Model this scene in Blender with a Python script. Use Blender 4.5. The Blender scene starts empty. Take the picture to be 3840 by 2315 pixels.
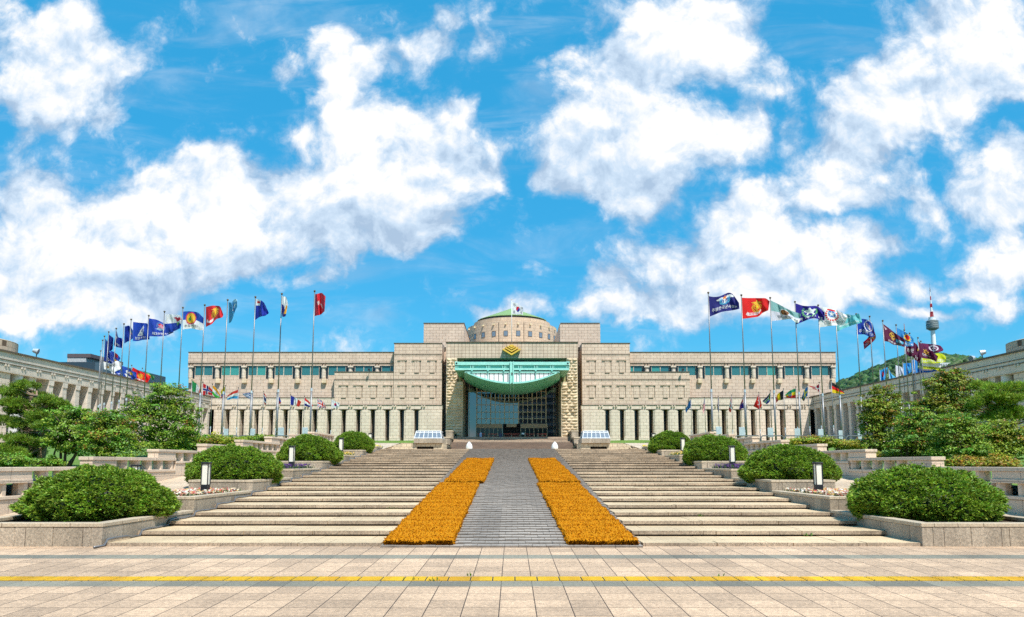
import bpy, bmesh, math, random
import numpy as np
from math import sin, cos, tan, pi, radians, sqrt, atan2, exp
from mathutils import Vector, Matrix, Euler

sc = bpy.context.scene
COL = sc.collection
rng = random.Random(7)

# ------------------------------------------------------------------ camera
F = 2640.0; CX = 1920.0; CY = 1444.0; TH = radians(6.35); EYE = 1.7
cd = bpy.data.cameras.new('camera'); cam = bpy.data.objects.new('camera', cd); COL.objects.link(cam)
cam.location = (0, 0, EYE); cam.rotation_euler = (pi/2 + TH, 0, 0)
cd.sensor_fit = 'HORIZONTAL'; cd.sensor_width = 36.0; cd.lens = 36.0*F/3840
cd.shift_y = (CY - 1157.5)/3840
cd.clip_start = 0.1; cd.clip_end = 9000
sc.camera = cam

def ray(px, py):
    a = (px-CX)/F; b = (CY-py)/F
    return Vector((a, cos(TH)-b*sin(TH), sin(TH)+b*cos(TH)))
def at(px, py, Y):
    """world point seen at photo pixel (3840 x 2315) on the vertical plane y = Y"""
    r = ray(px, py); t = Y/r.y
    return Vector((r.x*t, Y, r.z*t+EYE))

# ------------------------------------------------------------------ sun, exposure
SUN_EL = radians(57); SUN_AZ = radians(27)          # azimuth measured from behind the camera towards +X
sun_dir = Vector((sin(SUN_AZ)*cos(SUN_EL), -cos(SUN_AZ)*cos(SUN_EL), sin(SUN_EL)))
sl = bpy.data.lights.new('sun', 'SUN'); sl.energy = 4.6; sl.angle = radians(0.5); sl.color = (1.0, 0.955, 0.88)
so = bpy.data.objects.new('sun', sl); COL.objects.link(so); so.location = (60, -120, 200)
so.rotation_euler = sun_dir.to_track_quat('Z', 'Y').to_euler()
sc.view_settings.view_transform = 'Standard'; sc.view_settings.look = 'None'
sc.view_settings.exposure = 0.42; sc.view_settings.gamma = 1.0
sc.render.engine = 'CYCLES'
cy = sc.cycles
cy.use_adaptive_sampling = True; cy.adaptive_threshold = 0.02; cy.adaptive_min_samples = 16
cy.max_bounces = 5; cy.diffuse_bounces = 3; cy.glossy_bounces = 3; cy.transmission_bounces = 3; cy.transparent_max_bounces = 6
cy.caustics_reflective = False; cy.caustics_refractive = False
cy.use_denoising = False

# ------------------------------------------------------------------ world: sky texture and clouds
W = bpy.data.worlds.new('World'); sc.world = W; W.use_nodes = True
wt = W.node_tree; wn = wt.nodes; wl = wt.links; wn.clear()
def wnode(t, **k):
    n = wn.new(t)
    for a, b in k.items(): setattr(n, a, b)
    return n
def wmath(op, a, b=None, c=None, clamp=False):
    n = wn.new('ShaderNodeMath'); n.operation = op; n.use_clamp = clamp
    for i, v in enumerate((a, b, c)):
        if v is None: continue
        if isinstance(v, (int, float)): n.inputs[i].default_value = v
        else: wl.new(v, n.inputs[i])
    return n.outputs[0]
def wvec(op, a, b):
    n = wn.new('ShaderNodeVectorMath'); n.operation = op
    for i, v in enumerate((a, b)):
        if isinstance(v, (tuple, list)): n.inputs[i].default_value = v
        else: wl.new(v, n.inputs[i])
    return n
sky = wnode('ShaderNodeTexSky', sky_type='NISHITA', sun_disc=False)
sky.sun_elevation = SUN_EL; sky.sun_rotation = pi - SUN_AZ
sky.air_density = 1.0; sky.dust_density = 0.6; sky.ozone_density = 1.5
hs = wnode('ShaderNodeHueSaturation'); hs.inputs['Saturation'].default_value = 1.35; hs.inputs['Value'].default_value = 1.0
wl.new(sky.outputs[0], hs.inputs['Color'])
tint = wnode('ShaderNodeMix', data_type='RGBA', blend_type='MULTIPLY'); tint.inputs[0].default_value = 1.0
tint.inputs[7].default_value = (0.66, 1.10, 1.06, 1); wl.new(hs.outputs[0], tint.inputs[6])
bg_sky = wnode('ShaderNodeBackground'); bg_sky.inputs[1].default_value = 0.12
even = wnode('ShaderNodeMix', data_type='RGBA'); even.inputs[0].default_value = 0.62; even.inputs[7].default_value = (0.24, 2.95, 5.5, 1)
wl.new(tint.outputs[2], even.inputs[6]); wl.new(even.outputs[2], bg_sky.inputs[0])
tc = wnode('ShaderNodeTexCoord')
sep = wnode('ShaderNodeSeparateXYZ'); wl.new(tc.outputs['Generated'], sep.inputs[0])
ay = wmath('MAXIMUM', wmath('ABSOLUTE', sep.outputs[1]), 0.12)
cmb = wnode('ShaderNodeCombineXYZ')
wl.new(wmath('DIVIDE', sep.outputs[0], ay), cmb.inputs[0]); wl.new(wmath('DIVIDE', sep.outputs[2], ay), cmb.inputs[1])
UV0 = cmb.outputs[0]
# warp so that cloud edges billow
nw = wnode('ShaderNodeTexNoise'); nw.inputs['Scale'].default_value = 7.0; nw.inputs['Detail'].default_value = 5.0; nw.inputs['Roughness'].default_value = 0.55
wl.new(UV0, nw.inputs['Vector'])
wsub = wvec('SUBTRACT', nw.outputs['Color'], (0.5, 0.5, 0.5))
wmul = wvec('MULTIPLY', wsub.outputs[0], (0.15, 0.13, 0.0))
UV = wvec('ADD', UV0, wmul.outputs[0]).outputs[0]
BL = [ # cloud masses: x, y, rx, ry in a 2376 x 1485 chart of the sky's left half
 (60,120,130,130,.5),(250,260,230,170,.9),(420,270,110,110,.8),(330,420,250,120,.75),(560,500,60,90,.6),(100,400,150,120,.6),(350,100,150,90,.45),(150,70,80,60,-.35),
 (60,850,120,120,.7),(200,920,150,130,.6),(100,1100,200,150,.75),(350,1100,250,150,.9),(600,1000,180,130,.9),(900,900,240,150,1.1),(1150,900,160,150,1.1),(800,1150,350,110,1.0),(1150,1180,200,110,.9),(950,770,100,60,.6),(700,830,80,50,.6),(500,1290,450,80,.8),(150,1300,200,120,.6),(120,1430,150,80,.6),(400,1430,300,90,.4),(750,1400,120,70,.45),
 (1510,170,75,80,.6),(1640,260,110,120,.95),(1580,420,110,130,.9),(1700,520,190,100,.9),(1960,170,80,80,.5),(1920,260,120,80,.5),(2060,90,70,40,.4),(1820,640,260,130,1.1),(2060,690,170,130,1.1),(1460,830,160,110,1.0),(1700,850,270,140,1.1),(2000,900,200,130,1.1),(1950,1080,170,70,.85),(1560,980,190,110,.8),(2090,500,90,60,.5),(2180,520,60,60,.35),(2280,800,60,80,.35),(1450,1080,150,80,.55),(1600,1180,80,90,.5),(1500,1300,70,50,.35),(1400,600,60,60,.4),(2250,210,50,150,.22),(1310,340,90,50,.33),(2290,1450,110,45,1.0),(250,1400,260,90,.75),(620,1430,200,60,.4),(60,1250,120,120,.7),(40,650,120,90,.35)]
BR = [
 (650,80,250,130,1.1),(950,60,200,110,1.0),(900,230,210,170,1.1),(560,330,190,120,1.0),(450,520,250,120,1.1),(700,600,310,130,1.1),(280,660,200,100,.9),(930,600,160,120,.9),(550,780,230,100,.9),(480,900,140,80,.8),(640,850,190,110,.8),(200,830,90,60,.45),(280,260,70,70,.45),(1080,520,70,110,.5),
 (2200,100,300,170,1.1),(1980,240,250,150,1.1),(2220,330,240,160,1.0),(1780,430,210,130,1.0),(1600,560,160,110,1.0),(1500,750,170,110,1.0),(1400,900,160,80,.85),(1950,520,240,110,.9),(1700,680,160,90,.7),(1620,930,180,70,.7),(1850,850,110,60,.5),(2330,480,90,70,.6),
 (950,1050,160,90,.9),(680,1170,160,100,.9),(1150,1000,140,90,.8),(1300,1150,240,100,.9),(1000,1230,240,90,.8),(1570,1230,150,110,.95),(1710,1110,100,55,.65),(1100,940,110,60,.5),
 (420,1380,140,90,.75),(450,1260,60,60,.5),(700,1400,200,80,.6),(1350,1370,180,70,.65),(1100,1340,200,80,.55),
 (2250,830,210,100,.95),(2330,720,110,75,.9),(1920,960,75,85,.65),(2200,960,170,70,.7),(2250,1200,170,120,.85),(2150,1320,110,45,.55),(2340,1100,80,140,.7),(1870,1290,90,55,.45),(2280,1440,140,55,.55),(1930,1450,100,30,.4),
 (60,1415,70,55,1.0),(900,1440,400,60,.5),(1600,1440,300,40,.3),(1500,1340,200,70,.6),(1270,560,45,110,.3),(1220,320,60,50,.3)]
blobs = []
for off, lst in ((0, BL), (1920, BR)):
    for (x, y, rx, ry, w) in lst:
        r = ray(off+x/1.2375, y/1.2375); blobs.append((r.x/r.y, r.z/r.y, rx/1.2375/F, ry/1.2375/F, w if w < 0 else .42+.62*w))
VS = 1.45
def blobsum(vec, sel):
    tot = None
    vsc = wvec('MULTIPLY', vec, (1.0, VS, 0.0)).outputs[0]
    for (u, v, ru, rv, w) in sel:
        if .66 < ru/(rv*VS) < 1.55:
            dd = wvec('DISTANCE', vsc, (u, v*VS, 0)).outputs['Value']; r = sqrt(ru*rv*VS)
        else:
            d = wvec('SUBTRACT', vec, (u, v, 0)); m = wvec('MULTIPLY', d.outputs[0], (1/ru, 1/rv, 0)); r = 1.0
            dd = wvec('LENGTH', m.outputs[0], (0, 0, 0)).outputs['Value']
        mr = wnode('ShaderNodeMapRange', interpolation_type='SMOOTHSTEP'); wl.new(dd, mr.inputs[0])
        mr.inputs[1].default_value = 0.0; mr.inputs[2].default_value = 2.15*r; mr.inputs[3].default_value = w; mr.inputs[4].default_value = 0.0
        tot = mr.outputs[0] if tot is None else wmath('ADD', tot, mr.outputs[0])
    return tot
mass = blobsum(UV, blobs)
def fbm(vec, scale, detail, rough, dist=0.0):
    n = wnode('ShaderNodeTexNoise'); n.inputs['Scale'].default_value = scale; n.inputs['Detail'].default_value = detail
    n.inputs['Roughness'].default_value = rough; n.inputs['Distortion'].default_value = dist; wl.new(vec, n.inputs['Vector'])
    return n.outputs['Fac']
def smooth(x, a, b, o0=0.0, o1=1.0):
    m = wnode('ShaderNodeMapRange', interpolation_type='SMOOTHERSTEP'); wl.new(x, m.inputs[0])
    m.inputs[1].default_value = a; m.inputs[2].default_value = b; m.inputs[3].default_value = o0; m.inputs[4].default_value = o1
    return m.outputs[0]
massc = wmath('MINIMUM', wmath('MULTIPLY', mass, 1.05), 1.55)
def billow(vec, scale, detail):
    n = wnode('ShaderNodeTexVoronoi', voronoi_dimensions='3D', feature='F1'); n.normalize = True
    n.inputs['Scale'].default_value = scale; n.inputs['Detail'].default_value = detail; n.inputs['Roughness'].default_value = 0.55; n.inputs['Lacunarity'].default_value = 2.1
    wl.new(vec, n.inputs['Vector']); return n.outputs['Distance']
def puff(vec, dn, db):
    return wmath('MULTIPLY_ADD', billow(vec, 13.0, db), -0.75, wmath('MULTIPLY_ADD', fbm(vec, 10.0, dn, 0.68, 0.1), 1.0, 0.30))
UVB = wvec('ADD', UV0, wvec('MULTIPLY', wsub.outputs[0], (0.06, 0.06, 0.0)).outputs[0]).outputs[0]
n1 = puff(UVB, 11.0, 3.0)
n2 = puff(wvec('ADD', UVB, (0.009, 0.020, 0)).outputs[0], 5.0, 2.0)
n3 = fbm(UV0, 5.0, 5.0, 0.55)
dens = wmath('ADD', massc, wmath('MULTIPLY_ADD', n1, 2.5, -1.42))
alpha = smooth(dens, -0.06, 1.08)
# thin high streaks
st = wvec('MULTIPLY', UV0, (2.2, 9.0, 1.0)); cir = fbm(st.outputs[0], 1.6, 7.0, 0.6, 0.8)
cirr = smooth(cir, 0.42, 0.80, 0.0, 0.38)
alpha2 = wmath('MAXIMUM', alpha, cirr)
# self-shading: less light where more cloud stands above, and under the thick bases
SH = []
for off, lst in ((0, [(1150,1200,260,80,.9),(680,1320,330,60,.9),(1900,1020,300,80,.8),(1500,1000,160,80,.6),(650,1080,130,80,.5),(870,900,60,120,.5),(250,1330,200,70,.5),(250,500,250,90,.5),(1780,730,60,120,.3)]),
                 (1920, [(430,760,230,80,.8),(650,880,150,70,.7),(720,300,130,110,.55),(900,760,120,60,.5),(2000,410,260,80,.6),(2080,130,170,80,.5),(1800,720,180,60,.5),(1250,1270,330,70,.6),(620,1440,250,60,.5),(2200,960,150,50,.6),(2250,1290,150,50,.5),(1500,860,120,50,.4)])):
    for (x, y, rx, ry, w) in lst:
        r = ray(off+x/1.2375, y/1.2375); SH.append((r.x/r.y, r.z/r.y, rx/1.2375/F, ry/1.2375/F, w))
shade = blobsum(UV, SH)
lit = wmath('MULTIPLY_ADD', wmath('SUBTRACT', n1, n2), 1.5, wmath('MULTIPLY_ADD', n3, 1.6, -0.10))
base = smooth(dens, 0.2, 1.7, -0.16, 0.26)
lit = wmath('SUBTRACT', wmath('ADD', lit, base), wmath('MULTIPLY', shade, 0.42))
cr = wnode('ShaderNodeValToRGB'); wl.new(lit, cr.inputs[0])
cr.color_ramp.elements[0].position = 0.30; cr.color_ramp.elements[0].color = (0.40, 0.54, 0.72, 1)
cr.color_ramp.elements[1].position = 1.06; cr.color_ramp.elements[1].color = (0.95, 0.96, 0.97, 1)
e = cr.color_ramp.elements.new(0.66); e.color = (0.60, 0.74, 0.90, 1)
bg_cl = wnode('ShaderNodeBackground'); bg_cl.inputs[1].default_value = 0.80; wl.new(cr.outputs[0], bg_cl.inputs[0])
# no clouds below the horizon
up = smooth(sep.outputs[2], -0.02, 0.03)
mixw = wnode('ShaderNodeMixShader'); wl.new(wmath('MULTIPLY', alpha2, up), mixw.inputs[0])
wl.new(bg_sky.outputs[0], mixw.inputs[1]); wl.new(bg_cl.outputs[0], mixw.inputs[2])
wo = wnode('ShaderNodeOutputWorld'); wl.new(mixw.outputs[0], wo.inputs[0])
W.cycles.sampling_method = 'MANUAL'; W.cycles.sample_map_resolution = 512

# ------------------------------------------------------------------ materials
def C(r, g, b):
    f = lambda c: c/12.92 if c <= .04045 else ((c+.055)/1.055)**2.4
    return (f(r/255), f(g/255), f(b/255), 1.0)
class Mat:
    def __init__(s, name):
        s.m = bpy.data.materials.new(name); s.m.use_nodes = True
        s.n = s.m.node_tree.nodes; s.l = s.m.node_tree.links; s.b = s.n['Principled BSDF']
    def node(s, t, **k):
        n = s.n.new(t)
        for a, b in k.items(): setattr(n, a, b)
        return n
    def math(s, op, a, b=None, c=None, clamp=False):
        n = s.n.new('ShaderNodeMath'); n.operation = op; n.use_clamp = clamp
        for i, v in enumerate((a, b, c)):
            if v is None: continue
            if isinstance(v, (int, float)): n.inputs[i].default_value = v
            else: s.l.new(v, n.inputs[i])
        return n.outputs[0]
    def noise(s, vec, scale, detail=3.0, rough=0.5):
        n = s.n.new('ShaderNodeTexNoise'); n.inputs['Scale'].default_value = scale; n.inputs['Detail'].default_value = detail; n.inputs['Roughness'].default_value = rough
        if vec is not None: s.l.new(vec, n.inputs['Vector'])
        return n.outputs['Fac']
    def mul(s, col, fac_lo, fac_hi, x, a=0.3, b=0.7):
        mr = s.n.new('ShaderNodeMapRange'); s.l.new(x, mr.inputs[0])
        for i, v in enumerate((a, b, fac_lo, fac_hi)): mr.inputs[i+1].default_value = v
        vm = s.n.new('ShaderNodeVectorMath'); vm.operation = 'SCALE'; s.l.new(col, vm.inputs[0]); s.l.new(mr.outputs[0], vm.inputs['Scale'])
        return vm.outputs[0]
    def mix(s, a, b, f):
        m = s.n.new('ShaderNodeMix'); m.data_type = 'RGBA'
        if isinstance(f, (int, float)): m.inputs[0].default_value = f
        else: s.l.new(f, m.inputs[0])
        for i, v in ((6, a), (7, b)):
            if isinstance(v, (tuple, list)): m.inputs[i].default_value = v
            else: s.l.new(v, m.inputs[i])
        return m.outputs[2]
    def vscale(s, vec, xyz):
        n = s.n.new('ShaderNodeVectorMath'); n.operation = 'MULTIPLY'; s.l.new(vec, n.inputs[0]); n.inputs[1].default_value = xyz
        return n.outputs[0]
    def pos(s): return s.n.new('ShaderNodeNewGeometry').outputs['Position']
    def base(s, v):
        if isinstance(v, (tuple, list)): s.b.inputs['Base Color'].default_value = v
        else: s.l.new(v, s.b.inputs['Base Color'])
    def rough(s, r): s.b.inputs['Roughness'].default_value = r
    def bump(s, h, strength=0.3, dist=0.02):
        n = s.n.new('ShaderNodeBump'); n.inputs['Strength'].default_value = strength; n.inputs['Distance'].default_value = dist
        s.l.new(h, n.inputs['Height']); s.l.new(n.outputs[0], s.b.inputs['Normal'])

def plain(name, col, rough=0.6, metal=0.0, var=0.12, scale=3.0):
    M = Mat(name)
    c = M.node('ShaderNodeRGB'); c.outputs[0].default_value = col
    M.base(M.mul(c.outputs[0], 1-var, 1+var, M.noise(M.pos(), scale, 4.0)))
    M.rough(rough); M.b.inputs['Metallic'].default_value = metal
    return M.m

def stone(name, c1, c2, mortar, w, h, offset=0.5, msize=0.012, mode='wall', shift=(0, 0), speckle=0.0, streak=0.0, R=None, rough=0.8, bump=0.25, mottle=0.15, freq=2, cx=0, cyy=0):
    M = Mat(name); P = M.pos(); sx = M.node('ShaderNodeSeparateXYZ'); M.l.new(P, sx.inputs[0])
    cb = M.node('ShaderNodeCombineXYZ')
    if mode == 'wall':
        M.l.new(M.math('ADD', M.math('ADD', sx.outputs[0], sx.outputs[1]), shift[0]), cb.inputs[0]); M.l.new(M.math('ADD', sx.outputs[2], shift[1]), cb.inputs[1])
    elif mode == 'drum':
        ang = M.math('ARCTAN2', M.math('SUBTRACT', sx.outputs[0], cx), M.math('SUBTRACT', cyy, sx.outputs[1]))
        M.l.new(M.math('MULTIPLY', ang, R), cb.inputs[0]); M.l.new(sx.outputs[2], cb.inputs[1])
    else:
        M.l.new(M.math('ADD', sx.outputs[0], shift[0]), cb.inputs[0]); M.l.new(M.math('ADD', sx.outputs[1], shift[1]), cb.inputs[1])
    br = M.node('ShaderNodeTexBrick'); br.offset = offset; br.offset_frequency = freq; br.squash = 1.0
    M.l.new(cb.outputs[0], br.inputs['Vector'])
    br.inputs['Color1'].default_value = c1; br.inputs['Color2'].default_value = c2; br.inputs['Mortar'].default_value = mortar
    br.inputs['Scale'].default_value = 1.0; br.inputs['Mortar Size'].default_value = msize; br.inputs['Mortar Smooth'].default_value = 0.3
    br.inputs['Bias'].default_value = 0.0; br.inputs['Brick Width'].default_value = w; br.inputs['Row Height'].default_value = h
    col = br.outputs['Color']
    col = M.mul(col, 1-mottle, 1+mottle, M.noise(P, 0.55, 5.0, 0.6))
    if speckle:
        col = M.mul(col, 1-speckle, 1+speckle, M.noise(P, 90.0, 2.0, 0.7), 0.35, 0.65)
        col = M.mul(col, 1-speckle*.8, 1+speckle*.8, M.noise(P, 22.0, 3.0, 0.6), 0.3, 0.7)
    if streak:
        col = M.mul(col, 1-streak, 1+streak*.2, M.noise(M.vscale(P, (1.3, 1.3, 0.1)), 0.9, 5.0, 0.65), 0.32, 0.6)
    M.base(col); M.rough(rough)
    hh = M.math('MULTIPLY_ADD', br.outputs['Fac'], -1.0, M.math('MULTIPLY', M.noise(P, 30.0, 3.0), 0.25))
    M.bump(hh, bump, 0.015)
    return M.m

def attr_mat(name, rough=0.7, transl=0.0, var=0.0, sheen=0.0):
    """colour from the 'tint' face attribute (the object's own colours)"""
    M = Mat(name); a = M.node('ShaderNodeAttribute'); a.attribute_name = 'tint'
    col = a.outputs['Color']
    if var: col = M.mul(col, 1-var, 1+var, M.noise(M.pos(), 2.0, 3.0))
    M.base(col); M.rough(rough)
    if transl:
        t = M.node('ShaderNodeBsdfTranslucent'); M.l.new(col, t.inputs[0])
        mx = M.node('ShaderNodeMixShader'); mx.inputs[0].default_value = transl
        out = M.n['Material Output']; M.l.new(M.b.outputs[0], mx.inputs[1]); M.l.new(t.outputs[0], mx.inputs[2]); M.l.new(mx.outputs[0], out.inputs[0])
    return M.m

def glass(name, col, rough=0.03, spec=1.0, metal=0.0, wob=0.0):
    M = Mat(name); M.base(col); M.rough(rough); M.b.inputs['Metallic'].default_value = metal
    M.b.inputs['Specular IOR Level'].default_value = spec
    if wob: M.bump(M.noise(M.pos(), 0.35, 2.0), wob, 0.3)
    return M.m

STONE_UP = stone('granite_cladding', (.64,.495,.385,1), (.575,.44,.34,1), (.16,.10,.06,1), 1.5, 0.69, msize=0.03, streak=.12, mottle=.06)
STONE_GRID = stone('granite_grid_cladding', (.64,.49,.37,1), (.57,.43,.32,1), (.14,.085,.05,1), 0.80, 0.72, offset=0.0, msize=0.035, streak=.16, mottle=.06)
STONE_LOW = stone('pale_granite_cladding', (.68,.575,.465,1), (.625,.525,.42,1), (.20,.15,.10,1), 1.35, 0.70, msize=0.026, streak=.08, mottle=.06)
STONE_ROUGH = stone('rough_hewn_granite', (.70,.555,.385,1), (.58,.455,.31,1), (.2,.14,.09,1), 2.2, 0.9, msize=0.0, bump=.5, mottle=.14, speckle=.1)
STONE_DRUM = stone('curved_granite_cladding', (.64,.48,.34,1), (.58,.43,.305,1), (.15,.09,.055,1), 1.2, 0.75, msize=0.022, mode='drum', R=12.4, cx=0, cyy=196.0, streak=.14, mottle=.06)
STONE_GAL = stone('concrete_grey_cladding', (.66,.58,.49,1), (.62,.54,.455,1), (.24,.2,.16,1), 3.2, 0.9, msize=0.014, streak=.14, mottle=.08)
GRANITE = stone('pink_grey_granite', (.40,.325,.245,1), (.34,.275,.20,1), (.12,.09,.065,1), 1.05, 3.0, offset=0.0, msize=0.008, speckle=.38, streak=.38, mottle=.18)
GRANITE_CAP = stone('granite_coping', (.50,.40,.285,1), (.45,.36,.255,1), (.15,.1,.07,1), 1.25, 3.0, offset=0.0, msize=0.008, speckle=.25, mottle=.14)
PALE_CAP = stone('pink_granite_blocks', (.66,.515,.39,1), (.60,.47,.355,1), (.2,.15,.12,1), 1.25, 0.42, msize=0.008, speckle=.18, mottle=.12)
TREAD = stone('worn_sandstone_tread', (.60,.455,.285,1), (.53,.395,.24,1), (.26,.17,.10,1), 1.35, 0.6, msize=0.008, mode='floor', speckle=.16, mottle=.2)
PAVE = stone('granite_paving', (.56,.385,.25,1), (.40,.275,.18,1), (.07,.045,.03,1), 0.40, 0.40, offset=0.0, msize=0.007, mode='floor', shift=(0.14, 0.0), speckle=.3, mottle=.2)
PAVE_PALE = stone('pale_paving', (.55,.43,.31,1), (.47,.36,.255,1), (.2,.14,.09,1), 0.60, 0.60, msize=0.008, mode='floor', shift=(0.14, 0.0), speckle=.15, mottle=.15)

BAND = stone('grey_paving_band', (.24,.22,.165,1), (.145,.135,.105,1), (.08,.07,.055,1), 0.40, 9.0, offset=0.0, msize=0.0045, mode='floor', shift=(0.14, 0.0), speckle=.2, mottle=.18)
SLATE = stone('dark_slate_paver', (.34,.29,.245,1), (.25,.215,.185,1), (.40,.30,.19,1), 0.245, 9.0, offset=0, msize=0.0, mode='floor', speckle=.2, mottle=.25)
DARKGAP = plain('dark_joint_and_shade', (.02, .017, .014, 1), .9)  # joints, openings, and the painted shade under the step nosings
PARAPET = plain('weathered_coping_and_shade', (.11, .085, .06, 1), .85)
DARKSTONE = plain('dark_stone_panel', (.13, .10, .075, 1), .8)  # even dark stone for slot bases, string courses and a coping
SLOT = glass('dark_slot_glass', (.012, .014, .016, 1), .12, .5)
TEAL = glass('teal_window_glass', (.035, .15, .16, 1), .06, .7)
TEAL2 = glass('green_window_glass', (.05, .26, .23, 1), .06, .7)
CURTAIN = glass('dark_curtain_glass', (.008, .012, .016, 1), .02, .5); CURTAIN.node_tree.nodes['Principled BSDF'].inputs['IOR'].default_value = 2.5
BRASS = plain('bronze_frame', (.72, .60, .38, 1), .5, 0)
BRONZE = plain('bronze_fascia', (.46, .31, .17, 1), .4, .2)
BLACKM = plain('black_metal', (.014, .016, .02, 1), .45)
COPPER = plain('copper_green_paint', (.28, .63, .55, 1), .5, 0, .1)
COPPER_D = plain('copper_green_panel', (.16, .50, .44, 1), .5, 0, .1)
COPPER_U = stone('copper_green_tiles', (.12,.42,.27,1), (.10,.36,.23,1), (.04,.2,.13,1), 0.45, 0.3, offset=0, msize=.025, rough=.5)
COPPER_ROOF = plain('verdigris_roof', (.20, .32, .12, 1), .6, 0, .1)
WHITEP = plain('white_panel', (.78, .80, .80, 1), .5, 0, .05)
GOLD = plain('gold_paint', (.75, .46, .06, 1), .35, .15)
STEEL = plain('brushed_steel', (.22, .22, .225, 1), .42, .6, .1)
GALV = plain('galvanised_sheet', (.50, .56, .60, 1), .45, .3, .12)
WHITEM = plain('white_metal_frame', (.72, .74, .76, 1), .4, .1)
GREYGLASS = glass('grey_skylight_glass', (.16, .20, .25, 1), .08, .8)
LANTERN = plain('opal_lantern_panel', (.82, .78, .66, 1), .4, 0, .03)
SOIL = plain('garden_soil', (.075, .05, .03, 1), .95, 0, .3, 12)
BARK = plain('tree_bark', (.10, .07, .045, 1), .9, 0, .3, 9)
BARK_PALE = plain('pale_bark', (.25, .17, .11, 1), .9, 0, .3, 9)
LEAF = attr_mat('leaf', .55, .28)
PETAL = attr_mat('petal', .6, .2)
CLOTH = attr_mat('flag_cloth', .75, .30)
COIR = attr_mat('coir_pile', 1.0, .0); COIR.node_tree.nodes['Principled BSDF'].inputs['Specular IOR Level'].default_value = .05
WHITESTONE = plain('white_marble', (.70, .70, .67, 1), .6, 0, .12, 25)
YELLOW = stone('yellow_tactile_paver', (.62,.40,.015,1), (.50,.28,.012,1), (.5,.3,.02,1), .3, 9, offset=0, mode='floor', shift=(.14, 0), msize=0, speckle=.1, mottle=.2)
BLUEROOF = plain('blue_grey_cladding', (.022, .045, .065, 1), .6)
LAWN = Mat('lawn_grass')
_c = LAWN.node('ShaderNodeValToRGB'); LAWN.l.new(LAWN.noise(LAWN.pos(), 1.6, 8.0, .7), _c.inputs[0])
_c.color_ramp.elements[0].position = .3; _c.color_ramp.elements[0].color = (.045, .11, .012, 1); _c.color_ramp.elements[1].position = .7; _c.color_ramp.elements[1].color = (.17, .28, .03, 1)
LAWN.base(_c.outputs[0]); LAWN.rough(.9); LAWN.bump(LAWN.noise(LAWN.pos(), 30, 4.0), .6, .05); LAWN = LAWN.m

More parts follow.
